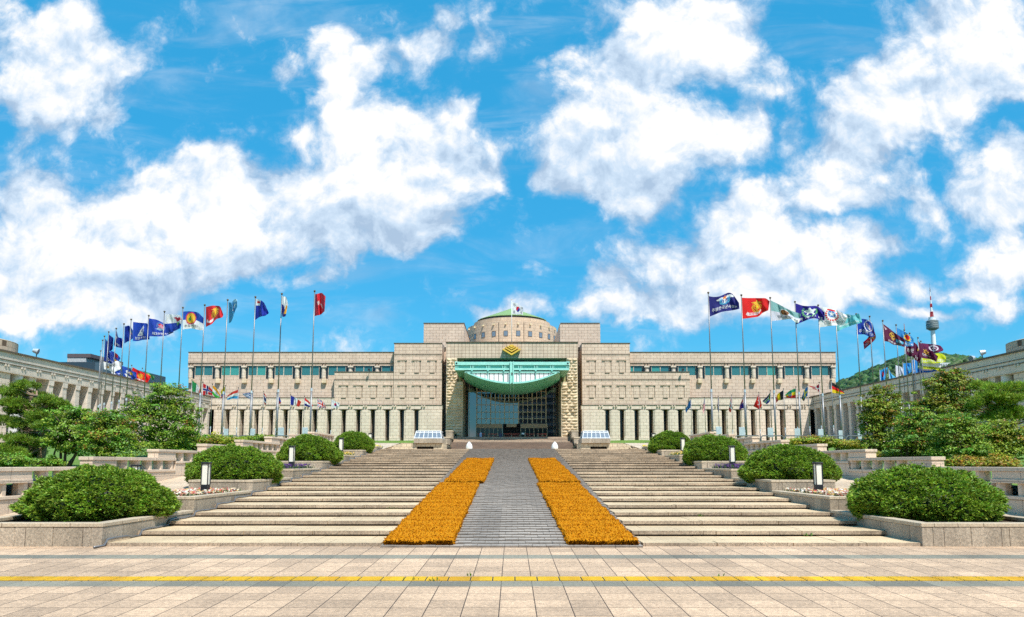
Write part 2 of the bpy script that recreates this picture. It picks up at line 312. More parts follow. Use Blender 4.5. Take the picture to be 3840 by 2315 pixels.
# ------------------------------------------------------------------ mesh helpers
class MB:
    def __init__(s): s.v = []; s.f = []; s.mi = []; s.t = []
    def add(s, vs, fs, mi=0, t=None):
        o = len(s.v); s.v.extend([tuple(v) for v in vs])
        for f in fs: s.f.append([o+i for i in f]); s.mi.append(mi); s.t.append(t)
        return s
    def box(s, x0, x1, y0, y1, z0, z1, mi=0, t=None):
        if x0 > x1: x0, x1 = x1, x0
        if y0 > y1: y0, y1 = y1, y0
        if z0 > z1: z0, z1 = z1, z0
        return s.add([(x0,y0,z0),(x1,y0,z0),(x1,y1,z0),(x0,y1,z0),(x0,y0,z1),(x1,y0,z1),(x1,y1,z1),(x0,y1,z1)],
              [(0,3,2,1),(4,5,6,7),(0,1,5,4),(1,2,6,5),(2,3,7,6),(3,0,4,7)], mi, t)
    def hexa(s, b, t_, mi=0, t=None):
        """b, t_: four bottom and four top points, counter-clockwise from above"""
        return s.add(list(b)+list(t_), [(0,3,2,1),(4,5,6,7),(0,1,5,4),(1,2,6,5),(2,3,7,6),(3,0,4,7)], mi, t)
    def prism_y(s, poly, y0, y1, mi=0, t=None):
        """poly: (x, z) outline, extruded from y0 to y1"""
        n = len(poly); a = sum(poly[i][0]*poly[(i+1)%n][1]-poly[(i+1)%n][0]*poly[i][1] for i in range(n))
        if a < 0: poly = poly[::-1]
        vs = [(x, y0, z) for x, z in poly]+[(x, y1, z) for x, z in poly]
        fs = [tuple(range(n)), tuple(range(2*n-1, n-1, -1))]+[(i, n+i, n+(i+1)%n, (i+1)%n) for i in range(n)]
        return s.add(vs, fs, mi, t)
    def tube(s, p0, p1, r0, r1=None, n=8, mi=0, cap=True, t=None):
        r1 = r0 if r1 is None else r1
        p0 = Vector(p0); p1 = Vector(p1); d = (p1-p0).normalized()
        a = d.orthogonal().normalized(); b = d.cross(a)
        vs = []
        for p, r in ((p0, r0), (p1, r1)):
            for k in range(n):
                w = 2*pi*k/n; vs.append(p+(a*cos(w)+b*sin(w))*r)
        fs = [(k, (k+1)%n, n+(k+1)%n, n+k) for k in range(n)]
        if cap: fs += [tuple(range(n-1, -1, -1)), tuple(range(n, 2*n))]
        return s.add(vs, fs, mi, t)
    def poly_tube(s, pts, radii, n=6, mi=0, t=None):
        pts = [Vector(p) for p in pts]; vs = []; m = len(pts)
        for i, p in enumerate(pts):
            d = (pts[min(i+1, m-1)]-pts[max(i-1, 0)]).normalized()
            a = d.cross(Vector((0.31, 0.95, 0.05))).normalized(); b = d.cross(a)
            r = radii[i] if isinstance(radii, (list, tuple)) else radii
            for k in range(n):
                w = 2*pi*k/n; vs.append(p+(a*cos(w)+b*sin(w))*r)
        fs = [(i*n+k, i*n+(k+1)%n, (i+1)*n+(k+1)%n, (i+1)*n+k) for i in range(m-1) for k in range(n)]
        fs += [tuple(range(n-1, -1, -1)), tuple(range((m-1)*n, m*n))]
        return s.add(vs, fs, mi, t)
    def lathe(s, prof, cx=0, cyy=0, z0=0, n=24, mi=0, a0=0.0, a1=2*pi, t=None):
        full = abs(a1-a0-2*pi) < 1e-6; m = n if full else n+1; vs = []
        for r, z in prof:
            for k in range(m):
                w = a0+(a1-a0)*k/n; vs.append((cx+r*cos(w), cyy+r*sin(w), z0+z))
        fs = []
        for i in range(len(prof)-1):
            for k in range(n):
                k2 = (k+1) % m; fs.append((i*m+k, i*m+k2, (i+1)*m+k2, (i+1)*m+k))
        return s.add(vs, fs, mi, t)
    def build(s, name, mats, parent=None, loc=None, smooth=False, bevel=0.0, bevel_seg=1):
        o0 = Vector(loc) if loc is not None else (parent.matrix_world_loc if False else (Vector(parent['_o']) if parent is not None else Vector((0, 0, 0))))
        me = bpy.data.meshes.new(name)
        me.from_pydata([(v[0]-o0.x, v[1]-o0.y, v[2]-o0.z) for v in s.v], [], s.f)
        if not isinstance(mats, (list, tuple)): mats = [mats]
        for m in mats: me.materials.append(m)
        if len(mats) > 1: me.polygons.foreach_set('material_index', s.mi)
        if s.t and s.t[0] is not None:
            at_ = me.attributes.new('tint', 'FLOAT_COLOR', 'FACE')
            at_.data.foreach_set('color', np.array([c if len(c) == 4 else tuple(c)+(1.0,) for c in s.t], dtype=np.float32).ravel())
        if smooth: me.polygons.foreach_set('use_smooth', [True]*len(me.polygons))
        me.update()
        ob = bpy.data.objects.new(name, me); COL.objects.link(ob)
        if parent is not None: ob.parent = parent
        else: ob.location = o0; ob['_o'] = tuple(o0)
        if bevel:
            b = ob.modifiers.new('bevel', 'BEVEL'); b.width = bevel; b.segments = bevel_seg; b.limit_method = 'ANGLE'
        if parent is not None: ob['_o'] = tuple(o0)
        return ob
def tag(o, label=None, cat=None, group=None, kind=None):
    if label: o['label'] = label
    if cat: o['category'] = cat
    if group: o['group'] = group
    if kind: o['kind'] = kind
    return o
def thing(name, loc, label, cat, group=None, rz=0.0):
    o = bpy.data.objects.new(name, None); COL.objects.link(o); o.location = loc; o.rotation_euler = (0, 0, rz); o.empty_display_size = .2
    o['_o'] = tuple(loc)
    return tag(o, label, cat, group)
def copy_tree(o, parent=None):
    c = o.copy(); COL.objects.link(c); c.parent = parent
    for ch in list(o.children): copy_tree(ch, c)
    return c
def np_mesh(name, V, Fc, tint, mats, parent=None, loc=None, smooth=False, mi=None):
    """V (n,3) world coordinates, Fc (m,k) faces, tint (m,3) or None"""
    V = np.asarray(V, dtype=np.float32); Fc = np.asarray(Fc, dtype=np.int32); m, k = Fc.shape
    o0 = np.array(loc if loc is not None else (parent['_o'] if parent is not None else (0, 0, 0)), dtype=np.float32)
    me = bpy.data.meshes.new(name); me.vertices.add(len(V)); me.loops.add(m*k); me.polygons.add(m)
    me.vertices.foreach_set('co', (V-o0).ravel()); me.loops.foreach_set('vertex_index', Fc.ravel())
    me.polygons.foreach_set('loop_start', np.arange(0, m*k, k, dtype=np.int32))
    try: me.polygons.foreach_set('loop_total', np.full(m, k, dtype=np.int32))
    except Exception: pass
    if tint is not None:
        a = me.attributes.new('tint', 'FLOAT_COLOR', 'FACE'); T = np.ones((m, 4), dtype=np.float32); T[:, :3] = tint; a.data.foreach_set('color', T.ravel())
    for q in (mats if isinstance(mats, (list, tuple)) else [mats]): me.materials.append(q)
    if mi is not None: me.polygons.foreach_set('material_index', np.asarray(mi, dtype=np.int32))
    if smooth: me.polygons.foreach_set('use_smooth', np.ones(m, dtype=bool))
    me.update(calc_edges=True); me.validate()
    ob = bpy.data.objects.new(name, me); COL.objects.link(ob)
    if parent is not None: ob.parent = parent
    else: ob.location = tuple(float(q) for q in o0)
    ob['_o'] = tuple(float(q) for q in o0)
    return ob

# ================================================================== SETTING
S0 = 0.0144
pl = lambda y: S0*y
def sheet(name, quads, mats, kind='structure'):
    """quads: list of (4 points, material index)"""
    m = MB()
    for q, mi in quads: m.add(q, [(0, 1, 2, 3)], mi)
    return tag(m.build(name, mats), kind=kind)
# far ground to the horizon, below everything else
gm = MB(); NR = 48; rings = [0.0, 60, 160, 400, 900, 2200, 6500]
vs = [(0, 60, -1.6)]; fs = []
for r in rings[1:]:
    for k in range(NR):
        w = 2*pi*k/NR; vs.append((r*cos(w), 60+r*sin(w), -1.6))
fs += [(0, 1+k, 1+(k+1) % NR) for k in range(NR)]
for i in range(len(rings)-2):
    for k in range(NR):
        a = 1+i*NR+k; b = 1+i*NR+(k+1) % NR; fs.append((a, a+NR, b+NR, b))
gm.add(vs, fs)
tag(gm.build('ground', plain('city_ground', (.12, .12, .10, 1), .9)), kind='structure')

# foreground plaza: strips of granite tiles and two grey bands
ys = [-60, 0, 9.24, 9.61, 11.64, 12.04, 13.12]
q = []
for i in range(len(ys)-1):
    mi = 1 if i in (2, 4) else 0
    q.append(([(-60, ys[i], pl(ys[i])), (60, ys[i], pl(ys[i])), (60, ys[i+1], pl(ys[i+1])), (-60, ys[i+1], pl(ys[i+1]))], mi))
q.append(([(-60, 13.12, pl(13.12)), (60, 13.12, pl(13.12)), (60, 19, pl(19)-.3), (-60, 19, pl(19)-.3)], 0))
sheet('plaza_paving', q, [PAVE, BAND])
# tactile strip: raised yellow pavers with four bars each
tm = MB(); x = -40.0 + .14
while x < 40:
    if -14 < x < 14 or True:
        z = pl(9.78); g = .008; d = rng.uniform(-.005, .005)
        sl_ = lambda a, b, c, e, h: tm.hexa([(a, c, pl(c)-.01), (b, c, pl(c)-.01), (b, e, pl(e)-.01), (a, e, pl(e)-.01)], [(a, c, pl(c)+h), (b, c, pl(c)+h), (b, e, pl(e)+h), (a, e, pl(e)+h)])
        sl_(x+g, x+.3-g, 9.632+d, 9.925+d, .007)
        if -12 < x < 12:
            for k in range(4): sl_(x+.02, x+.28, 9.65+d+k*.073, 9.65+d+k*.073+.034, .0125)
    x += .3
tm.add([(-40, 9.625, pl(9.625)+.003), (40, 9.625, pl(9.625)+.003), (40, 9.932, pl(9.932)+.003), (-40, 9.932, pl(9.932)+.003)], [(0, 1, 2, 3)], 1)
tag(tm.build('tactile_paving', [YELLOW, DARKGAP]), kind='structure')

# broad shallow steps either side of the ramp
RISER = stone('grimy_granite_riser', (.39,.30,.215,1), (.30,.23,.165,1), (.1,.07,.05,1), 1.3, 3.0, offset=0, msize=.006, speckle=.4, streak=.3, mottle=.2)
Y0 = 13.15; T = 1.2; NS = 23; ZB = pl(13.15)
def ztop(k): return ZB+.06+.102*k            # tread level of step k
RAMP_A = (12.95, pl(12.95)); RAMP_B = (39.75, ztop(22))
rz_ = lambda y: RAMP_A[1]+(y-RAMP_A[0])*(RAMP_B[1]-RAMP_A[1])/(RAMP_B[0]-RAMP_A[0])
for sg in (-1, 1):
    m = MB()
    for k in range(NS):
        y0 = Y0+T*k; zt = ztop(k); x = 2.40
        # recess under the nosing, its shadow line painted near-black, then the nosing blocks
        m.box(sg*2.40, sg*7.5, y0+.05, y0+T+.06, zt-.14, zt-.05, 1)
        while x < 7.5:
            L = min(rng.uniform(1.25, 1.75), 7.5-x)
            if 7.5-(x+L) < .5: L = 7.5-x
            dz = rng.uniform(-.003, .003); dy = rng.uniform(-.008, .008)
            m.box(sg*(x+.007), sg*(x+L-.007), y0+dy, y0+.34, zt-.07, zt+dz, 0)
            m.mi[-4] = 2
            x += L
        x = 2.40
        while x < 7.5:
            L = min(rng.uniform(.9, 1.6), 7.5-x)
            if 7.5-(x+L) < .4: L = 7.5-x
            dz = rng.uniform(-.004, .003)
            m.box(sg*(x+.003), sg*(x+L-.003), y0+.345, y0+T+.03, zt-.09, zt-.002+dz, 0)
            x += L
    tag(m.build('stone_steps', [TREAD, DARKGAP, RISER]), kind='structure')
# ramp of dark slate laid in low ridged courses
m = MB(); n = 92; L = (RAMP_B[0]-RAMP_A[0])/n
for i in range(n):
    ya = RAMP_A[0]+i*L; yb = ya+L; za = rz_(ya); zb = rz_(yb)
    x = -2.38-(.12 if i % 2 else 0)
    while x < 2.38:
        xa = max(x, -2.38); xb = min(x+.25, 2.38); d = rng.uniform(-.005, .005)
        if xb-xa <= .03: x += .25; continue
        m.hexa([(xa+.003, ya, za-.05), (xb-.003, ya, za-.05), (xb-.003, yb-.05, zb-.05), (xa+.003, yb-.05, zb-.05)],
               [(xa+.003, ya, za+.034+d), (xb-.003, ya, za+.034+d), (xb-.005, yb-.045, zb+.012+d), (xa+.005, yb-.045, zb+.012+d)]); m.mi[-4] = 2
        x += .25
m.hexa([(-2.38, RAMP_A[0], RAMP_A[1]-.3), (2.38, RAMP_A[0], RAMP_A[1]-.3), (2.38, RAMP_B[0], RAMP_B[1]-.3), (-2.38, RAMP_B[0], RAMP_B[1]-.3)],
       [(-2.38, RAMP_A[0], RAMP_A[1]-.02), (2.38, RAMP_A[0], RAMP_A[1]-.02), (2.38, RAMP_B[0], RAMP_B[1]-.02), (-2.38, RAMP_B[0], RAMP_B[1]-.02)], 1)
tag(m.build('ramp', [SLATE, DARKGAP, plain('shaded_slate_edge', (.19, .16, .135, 1), .9, 0, .3, 6)]), kind='structure')  # front faces of the courses darkened to stand in for gap shadow

# sloping side paths, upper plaza, garden terraces
path = lambda y: pl(13.4)+max(0, y-13.4)*.083
for sg in (-1, 1):
    q = []
    for a, b in ((13.2, 20), (20, 30), (30, 40), (40, 48)):
        q.append(([(sg*7.6, a, path(a)), (sg*12.5, a, path(a)), (sg*12.5, b, path(b)), (sg*7.6, b, path(b))][::sg], 0))
    sheet('side_path', q, [PAVE_PALE])
up = lambda y: ztop(22)+(y-39.7)*.0168
inn = lambda y: 15.9+6.6*max(0.0, min(1.0, (y-58)/37))     # half width of the upper plaza
UY = [40.6, 47.7, 58, 66, 75, 85, 95, 110, 118.3, 137]
sheet('upper_plaza', [([(-inn(p)-.1, p, up(p)-(.02 if p < 41 else 0)), (inn(p)+.1, p, up(p)-(.02 if p < 41 else 0)), (inn(q_)+.1, q_, up(q_)), (-inn(q_)-.1, q_, up(q_))], 0) for p, q_ in zip(UY, UY[1:])], [PAVE_PALE])
sheet('upper_plaza_edge', [([(-8, 39.6, up(40.6)-.03), (8, 39.6, up(40.6)-.03), (8, 40.7, up(40.6)-.03), (-8, 40.7, up(40.6)-.03)], 0)], [PAVE_PALE])
def interp(pts, y):
    for (a, za), (b, zb) in zip(pts, pts[1:]):
        if y <= b: return za+(zb-za)*(y-a)/(b-a)
    return pts[-1][1]
GP = [(0, .9), (13, 1.05), (20, 1.25), (30, 1.75), (45, 2.55), (60, 3.1), (75, 3.6), (100, 4.45), (118, 4.95), (148, 6.45), (260, 8)]
def side_z(x, y):
    return interp(GP, y)+.05*sin(x*.31+y*.17)+.06*sin(x*.13-y*.23)
for sg in (-1, 1):
    V = []; Fc = []
    xs = list(np.linspace(0, 1, 26)); yy = list(np.linspace(11, 47.6, 26))+list(np.linspace(47.7, 118.6, 22))+list(np.linspace(118.7, 160, 13))
    for y in yy:
        xi = 12.3 if y < 47.65 else inn(y) if y < 118.65 else 15.9
        for t in xs:
            x = xi+(95-xi)*t**1.6; V.append((sg*x, y, side_z(sg*x, y)))
    nx = len(xs)
    for j in range(len(yy)-1):
        for i in range(nx-1):
            f = (j*nx+i, j*nx+i+1, (j+1)*nx+i+1, (j+1)*nx+i); Fc.append(f if sg > 0 else f[::-1])
    tag(np_mesh('lawn', V, Fc, None, LAWN, smooth=True), kind='structure')
    # low retaining wall between the central plaza and the lawn
    m = MB(); ry_ = [47.8, 58, 66, 75, 85, 95, 106, 118]
    prof_ = []
    for y in ry_:
        e = inn(y); zt = side_z(sg*(e+.2), y)+.12; prof_ += [(sg*(e-.2), y, 2.2), (sg*(e+.2), y, 2.2), (sg*(e+.2), y, zt), (sg*(e-.2), y, zt)]
    fs_ = [(k*4+w, k*4+(w+1) % 4, k*4+4+(w+1) % 4, k*4+4+w) for k in range(len(ry_)-1) for w in range(4)]
    fs_ += [(0, 1, 2, 3), tuple(len(prof_)-4+w for w in (3, 2, 1, 0))]
    m.add(prof_, fs_ if sg < 0 else [f[::-1] for f in fs_])
    m.box(sg*12.3, sg*15.9, 47.62, 47.9, 2.2, side_z(sg*14, 47.7)+.12)
    side = 'left' if sg < 0 else 'right'
    tag(m.build('retaining_wall', GRANITE), 'long low granite retaining wall along the %s edge of the upper plaza' % side, 'wall')
    # paved strip inside the gallery wings
    sheet('gallery_forecourt', [([(sg*50, 84, side_z(sg*50, 84)+.35), (sg*72, 84, side_z(sg*50, 84)+.35), (sg*72, 152, 6.6), (sg*50, 152, 6.6)][::sg], 0)], [PAVE_PALE])

# ------------------------------------------------------------------ planters, stepped up beside the stairs
ORD = ['lowest', 'second', 'third', 'fourth', 'fifth', 'sixth', 'seventh', 'topmost']
PZ = [.61, .92, 1.22, 1.51, 1.79, 2.08, 2.37, 2.64]
def leafquads(P, Nn, size, nprng, flat=0.5, asp=0.5):
    """diamond leaves centred on P; returns V, F"""
    n = len(P); d = nprng.normal(size=(n, 3)); d /= np.linalg.norm(d, axis=1)[:, None]
    a = Nn*flat+d*(1-flat); a /= np.linalg.norm(a, axis=1)[:, None]+1e-9
    b = np.cross(a, nprng.normal(size=(n, 3))); b /= np.linalg.norm(b, axis=1)[:, None]+1e-9
    c = np.cross(a, b); s = size*nprng.uniform(.65, 1.35, (n, 1))
    V = np.stack([P-b*s, P-c*s*asp, P+b*s, P+c*s*asp], axis=1).reshape(-1, 3)
    return V, np.arange(n*4).reshape(n, 4)
def fronds(P, D, length, width, nprng):
    """thin pointed blades from P along D"""
    n = len(P); s = np.cross(D, nprng.normal(size=(n, 3))); s /= np.linalg.norm(s, axis=1)[:, None]+1e-9
    L = length*nprng.uniform(.6, 1.2, (n, 1))
    V = np.stack([P-s*width*.5, P+D*L*.5-s*width, P+D*L, P+D*L*.5+s*width], axis=1).reshape(-1, 3)
    return V, np.arange(n*4).reshape(n, 4)
def unit_bush(seed, nspr):
    """clipped yew mound: half-dome about 1 wide radius, 1 high, made of needle sprigs"""
    r = np.random.RandomState(seed)
    u = r.normal(size=(nspr*2, 3)); u /= np.linalg.norm(u, axis=1)[:, None]; u = u[u[:, 2] > -.10][:nspr]
    full = lambda u: (np.hypot(u[:, 0], u[:, 1])**2.25+np.abs(u[:, 2])**2.25)**(-1/2.25)
    def lump(u):
        return 1+.028*np.sin(u[:, 0]*5+seed)*np.cos(u[:, 1]*6)+.025*np.sin(u[:, 2]*9+u[:, 0]*7+seed*2)+.02*np.sin(u[:, 0]*17+u[:, 2]*13+u[:, 1]*11)
    K = r.normal(size=(150, 3)); K[:, 2] = np.abs(K[:, 2]); K /= np.linalg.norm(K, axis=1)[:, None]; kt = r.uniform(.7, 1.25, 150)
    ang = np.arccos(np.clip(u@K.T, -1, 1)); near = ang.argmin(1); q_ = np.clip(ang.min(1)/.17, 0, 1.3)
    P = u*(full(u)*lump(u)*(1.03-.085*q_**2))[:, None]; P[:, :2] *= (.88+.12*np.clip((P[:, 2]+.1)/.3, 0, 1))[:, None]; P *= r.uniform(.93, 1.02, (len(P), 1))
    stray = r.uniform(size=len(P)) < .012; P[stray] *= r.uniform(1.02, 1.06, (stray.sum(), 1))
    V = []; Fs = []; Tt = []; off = 0
    base_col = np.array([.135, .295, .022])
    tone = kt[near]*r.uniform(.7, 1.3, len(P))
    for j in range(7):
        d = u*1.1+r.normal(size=u.shape)*.75+np.array([0, 0, .35]); d /= np.linalg.norm(d, axis=1)[:, None]
        v, f = fronds(P, d, .064, .0115, r); V.append(v); Fs.append(f+off); off += len(v)
        c = base_col[None]*tone[:, None]*r.uniform(.6, 1.5, (len(P), 1)); c[:, 0] *= r.uniform(.8, 1.9, len(P))
        tip = r.uniform(size=len(P)) < .24; c[tip] = np.array([.27, .42, .04])*r.uniform(.6, 1.2, (tip.sum(), 1))
        Tt.append(c)
    # dark solid core, added to block light and close the mound
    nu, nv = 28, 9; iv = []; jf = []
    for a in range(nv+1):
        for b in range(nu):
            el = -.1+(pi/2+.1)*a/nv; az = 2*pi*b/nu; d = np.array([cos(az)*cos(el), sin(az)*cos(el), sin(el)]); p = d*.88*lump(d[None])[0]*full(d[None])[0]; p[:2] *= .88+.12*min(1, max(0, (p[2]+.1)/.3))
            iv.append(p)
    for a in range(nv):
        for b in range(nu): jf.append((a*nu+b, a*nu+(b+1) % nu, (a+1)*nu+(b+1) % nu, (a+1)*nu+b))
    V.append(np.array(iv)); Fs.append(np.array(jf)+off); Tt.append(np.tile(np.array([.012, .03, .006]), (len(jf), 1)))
    return np.concatenate(V), np.concatenate(Fs), np.concatenate(Tt)
BUSHES = [unit_bush(3, 8000), unit_bush(8, 8000)]
bush_me = []
for V, Fc, Tt in BUSHES:
    o = np_mesh('yew_mound', V, Fc, Tt, LEAF); bush_me.append(o.data); bpy.data.objects.remove(o)
def flower_patch(name, x0, x1, y0, y1, z, n, cols, h, parent=None, leafcol=(.06, .13, .02)):
    r = np.random.RandomState(abs(int(x0*100+y0*10)) % 9999)
    xa, xb = min(x0, x1), max(x0, x1)
    P = np.stack([r.uniform(xa, xb, n), r.uniform(y0, y1, n), z+h*r.uniform(.35, 1, n)], 1)
    up_ = np.tile(np.array([0, -.25, 1.0]), (n, 1))
    V, Fc = leafquads(P, up_, .035, r, .7, .9)
    cc = np.array(cols)[r.randint(len(cols), size=n)]*r.uniform(.7, 1.1, (n, 1))
    m2 = n; G = np.stack([r.uniform(xa, xb, m2), r.uniform(y0, y1, m2), np.full(m2, z)], 1)
    D = r.normal(size=(m2, 3))*.45+np.array([0, 0, 1.0]); D /= np.linalg.norm(D, axis=1)[:, None]
    v2, f2 = fronds(G, D, h*.95, .014, r)
    c2 = np.array(leafcol)*r.uniform(.5, 1.4, (m2, 1))
    return np_mesh(name, np.concatenate([V, v2]), np.concatenate([Fc, f2+len(V)]), np.concatenate([cc, c2]), PETAL, parent)
BED = {1: ('daisies', [(.75, .62, .42), (.8, .75, .65), (.5, .08, .06), (.75, .5, .15), (.6, .25, .2)], 'white, red and cream daisies'),
       3: ('pansies', [(.05, .006, .09), (.09, .012, .16), (.025, .004, .05), (.12, .03, .2)], 'dark purple pansies'),
       5: ('marigolds', [(.75, .42, .03), (.7, .55, .1), (.8, .6, .2)], 'orange and yellow marigolds')}
for sg in (-1, 1):
    side = 'left' if sg < 0 else 'right'
    for j in range(8):
        ya = 13.1+3.72*j; yb = ya+3.72; zt = PZ[j]; w = 3.0 if j == 0 else 1.85
        xa = 7.5; xb = 7.5+w; zb = path(ya)-.25
        if j == 7: yb = ya+1.6; w = 1.0; xb = 8.5
        bush = j % 2 == 0
        lab = '%s granite planter step beside the %s stairs, ' % (ORD[j], side)+('holding a clipped yew mound' if bush else 'holding '+BED[j][2] if j in BED else 'closing the row')
        t = thing('planter', (sg*8.4, ya, path(ya)), lab, 'planter', 'granite planters stepping up the %s stairs' % side)
        m = MB(); th = .2
        X = lambda a, b, y0, y1, z0, z1: m.box(sg*a, sg*b, y0, y1, z0, z1)
        X(xa, xa+th, ya, yb-.004, zb, zt-.075); X(xb-th, xb, ya+th, yb-.004, zb, zt-.075)
        # front wall in slabs with open joints
        nsl = max(2, int(w/.63)); xx = xa+th
        for k in range(nsl):
            L_ = (xb-xa-th)/nsl; X(xx+.003, xx+L_-.003, ya+rng.uniform(-.003, .003), ya+th, zb, zt-.075); xx += L_
        X(xa+th, xb-th, yb-th, yb-.004, zb, zt-.075)
        m.build('wall', GRANITE, t, bevel=.006)
        m = MB(); X = lambda a, b, y0, y1, z0, z1: m.box(sg*a, sg*b, y0, y1, z0, z1)
        e = .012
        yk = ya-e
        while yk < yb-.05:
            L_ = min(1.24, yb-yk-.004); X(xa-e, xa+th+.03, yk, yk+L_-.006, zt-.072, zt+rng.uniform(-.002, .002)); yk += 1.24
        xx = xa+th+.034
        while xx < xb-.05:
            L_ = min(.9, xb+e-xx); X(xx, xx+L_-.005, ya-e, ya+th+.03, zt-.072, zt+rng.uniform(-.002, .002)); xx += .9
        X(xb-th-.03, xb+e, ya+th+.034, yb-.01, zt-.072, zt)
        m.build('coping', GRANITE_CAP, t, bevel=.008)
        if j < 7:
            m = MB(); m.box(sg*(xa+th), sg*(xb-th), ya+th, yb-th, zb, zt-.10); m.build('soil', SOIL, t)
        else:
            m = MB(); m.box(sg*(xa+.18), sg*(xb-.18), ya+.18, yb-.18, zb, zt-.06); m.build('top_slab', GRANITE_CAP, t)
        if j in BED:
            f = flower_patch(BED[j][0], sg*(xa+th+.05), sg*(xb-th-.02), ya+th+.05, yb-th-.05, zt-.10, 1500 if j == 1 else 900, BED[j][1], .19 if j == 1 else .27)
            tag(f, 'bed of %s in the %s planter beside the %s stairs' % (BED[j][2], ORD[j], side), 'flowers', kind='stuff')
            f['label'] = 'bed of %s in the planter beside the %s stairs' % (BED[j][2], side)
    # yew mounds: centre x, y, half width, half depth, height, base z
    for i, (cx_, cy_, rx, ry, h, z0, q) in enumerate([(8.86, 15.35, 1.56, 1.3, .97, .58, 'largest and nearest'), (8.72, 22.3, 1.50, 1.35, 1.0, 1.17, 'second nearest'), (8.50, 29.7, 1.32, 1.35, 1.04, 1.74, 'third nearest'), (8.3, 37.1, 1.10, 1.3, .96, 2.32, 'smallest and farthest')]):
        b = bpy.data.objects.new('yew_bush', bush_me[(i+(sg > 0)) % 2]); COL.objects.link(b)
        b.location = (sg*cx_, cy_, z0); b.scale = (rx*.96, ry*.94, h*1.02); b.rotation_euler = (0, 0, rng.uniform(0, 6))
        b.rotation_euler = (0, 0, [0.0, pi, .3, pi+.4][i]+(pi if sg > 0 else 0))
        tag(b, '%s clipped dome-shaped yew bush in a granite planter, %s of the stairs' % (q, side), 'bush', 'clipped yew mounds beside the stairs')

# silver cable creeping up the left stairs along the planters
pts = []
for k in range(23):
    y0 = Y0+T*k; zt = ztop(k)
    for dy, dz in ((-.35, 0), (-.06, .0), (.02, .1), (.25, .105), (.6, .1)):
        zz = (zt-.102 if k else pl(y0))+dz+.02
        pts.append((-7.44+.015*sin(k*2.1+dy*3)+(.03 if dy > .3 else 0), y0+dy, zz))
m = MB(); m.poly_tube(pts, .022, 6)
tag(m.build('cable', STEEL, smooth=True), 'silver cable snaking up the left stairs along the planter walls', 'cable')

# ------------------------------------------------------------------ pierced balustrades climbing beside the garden
for sg in (-1, 1):
    side = 'left' if sg < 0 else 'right'
    for k in range(-1, 8):
        yk = 20.25+3.75*(k-1); zt = 1.89+.285*(k-1); xa, xb = 12.0, 12.36
        t = thing('balustrade', (sg*12.18, yk, path(yk)), 'pierced pink granite balustrade section, %s from the bottom on the %s garden edge' % (['first', 'second', 'third', 'fourth', 'fifth', 'sixth', 'seventh', 'eighth', 'ninth'][k+1], side), 'balustrade', 'stepped granite balustrades on the %s' % side)
        m = MB(); m.box(sg*(xa-.03), sg*(xb+.03), yk-.03, yk+2.0, zt-.1, zt); m.box(sg*(xa-.03), sg*(xb+.03), yk+2.006, yk+3.5, zt-.1, zt-.002); m.box(sg*(xa-.03), sg*(xb+.03), yk+3.506, yk+5.0, zt-.1, zt)
        m.build('handrail', PALE_CAP, t, bevel=.008)
        m = MB(); m.box(sg*xa, sg*xb, yk, yk+1.25, zt-.285 if k > -1 else path(yk)-.3, zt-.1); m.build('end_block', PALE_CAP, t, bevel=.006)
        ya = yk+1.25; n = 5; pitch = 3.75/n
        for i in range(n):
            m = MB(); y1 = ya+i*pitch+pitch-.31
            # octagonal baluster
            xc, yc, r = (xa+xb)/2, y1+.15, .17
            ring = [(sg*(xc+r*cos(pi/8+w*pi/4)), yc+r*sin(pi/8+w*pi/4)*.92) for w in range(8)]
            if sg < 0: ring = ring[::-1]
            m.add([(a, b, zt-.4) for a, b in ring]+[(a, b, zt-.1) for a, b in ring], [(w, (w+1) % 8, 8+(w+1) % 8, 8+w) for w in range(8)])
            m.build('baluster', PALE_CAP, t)
        m = MB(); m.box(sg*(xa-.03), sg*(xb+.03), ya, yk+5.0, zt-.48, zt-.4); m.build('bottom_rail', PALE_CAP, t, bevel=.006)
        m = MB(); zb = path(yk)-.35
        m.box(sg*xa, sg*xb, ya+.002, yk+4.998, zb, zt-.48); m.build('wall', PALE_CAP, t)

# ------------------------------------------------------------------ lantern bollards
def bollard(x, y, z, label):
    t = thing('bollard_light', (x, y, z), label, 'lamp', 'lantern bollards beside the stairs')
    m = MB(); m.box(x-.09, x+.09, y-.09, y+.09, z, z+.34); m.build('post', BLACKM, t, bevel=.008)
    m = MB(); m.box(x-.075, x+.075, y-.075, y+.075, z+.34, z+.88); m.build('lantern', LANTERN, t)
    m = MB()
    for a in (-1, 1):
        for b in (-1, 1): m.box(x+a*.075, x+a*.095, y+b*.075, y+b*.095, z+.34, z+.88)
    m.build('corner_frame', BLACKM, t)
    m = MB(); m.box(x-.105, x+.105, y-.105, y+.105, z+.88, z+.93); m.build('cap', BLACKM, t, bevel=.01)
    return t
for sg in (-1, 1):
    side = 'left' if sg < 0 else 'right'
    for i, (y, z, q) in enumerate([(18.9, .80, 'among the daisies'), (26.2, 1.42, 'among the purple pansies'), (33.7, 1.98, 'among the marigolds'), (40.6, 2.50, 'behind the farthest yew bush')]):
        bollard(sg*8.15, y, z, 'black bollard lamp with cream lantern %s, %s of the stairs' % (q, side))
bollard(-10.55, 19.9, path(19.9), 'black bollard lamp peeping over the nearest yew bush on the left path')

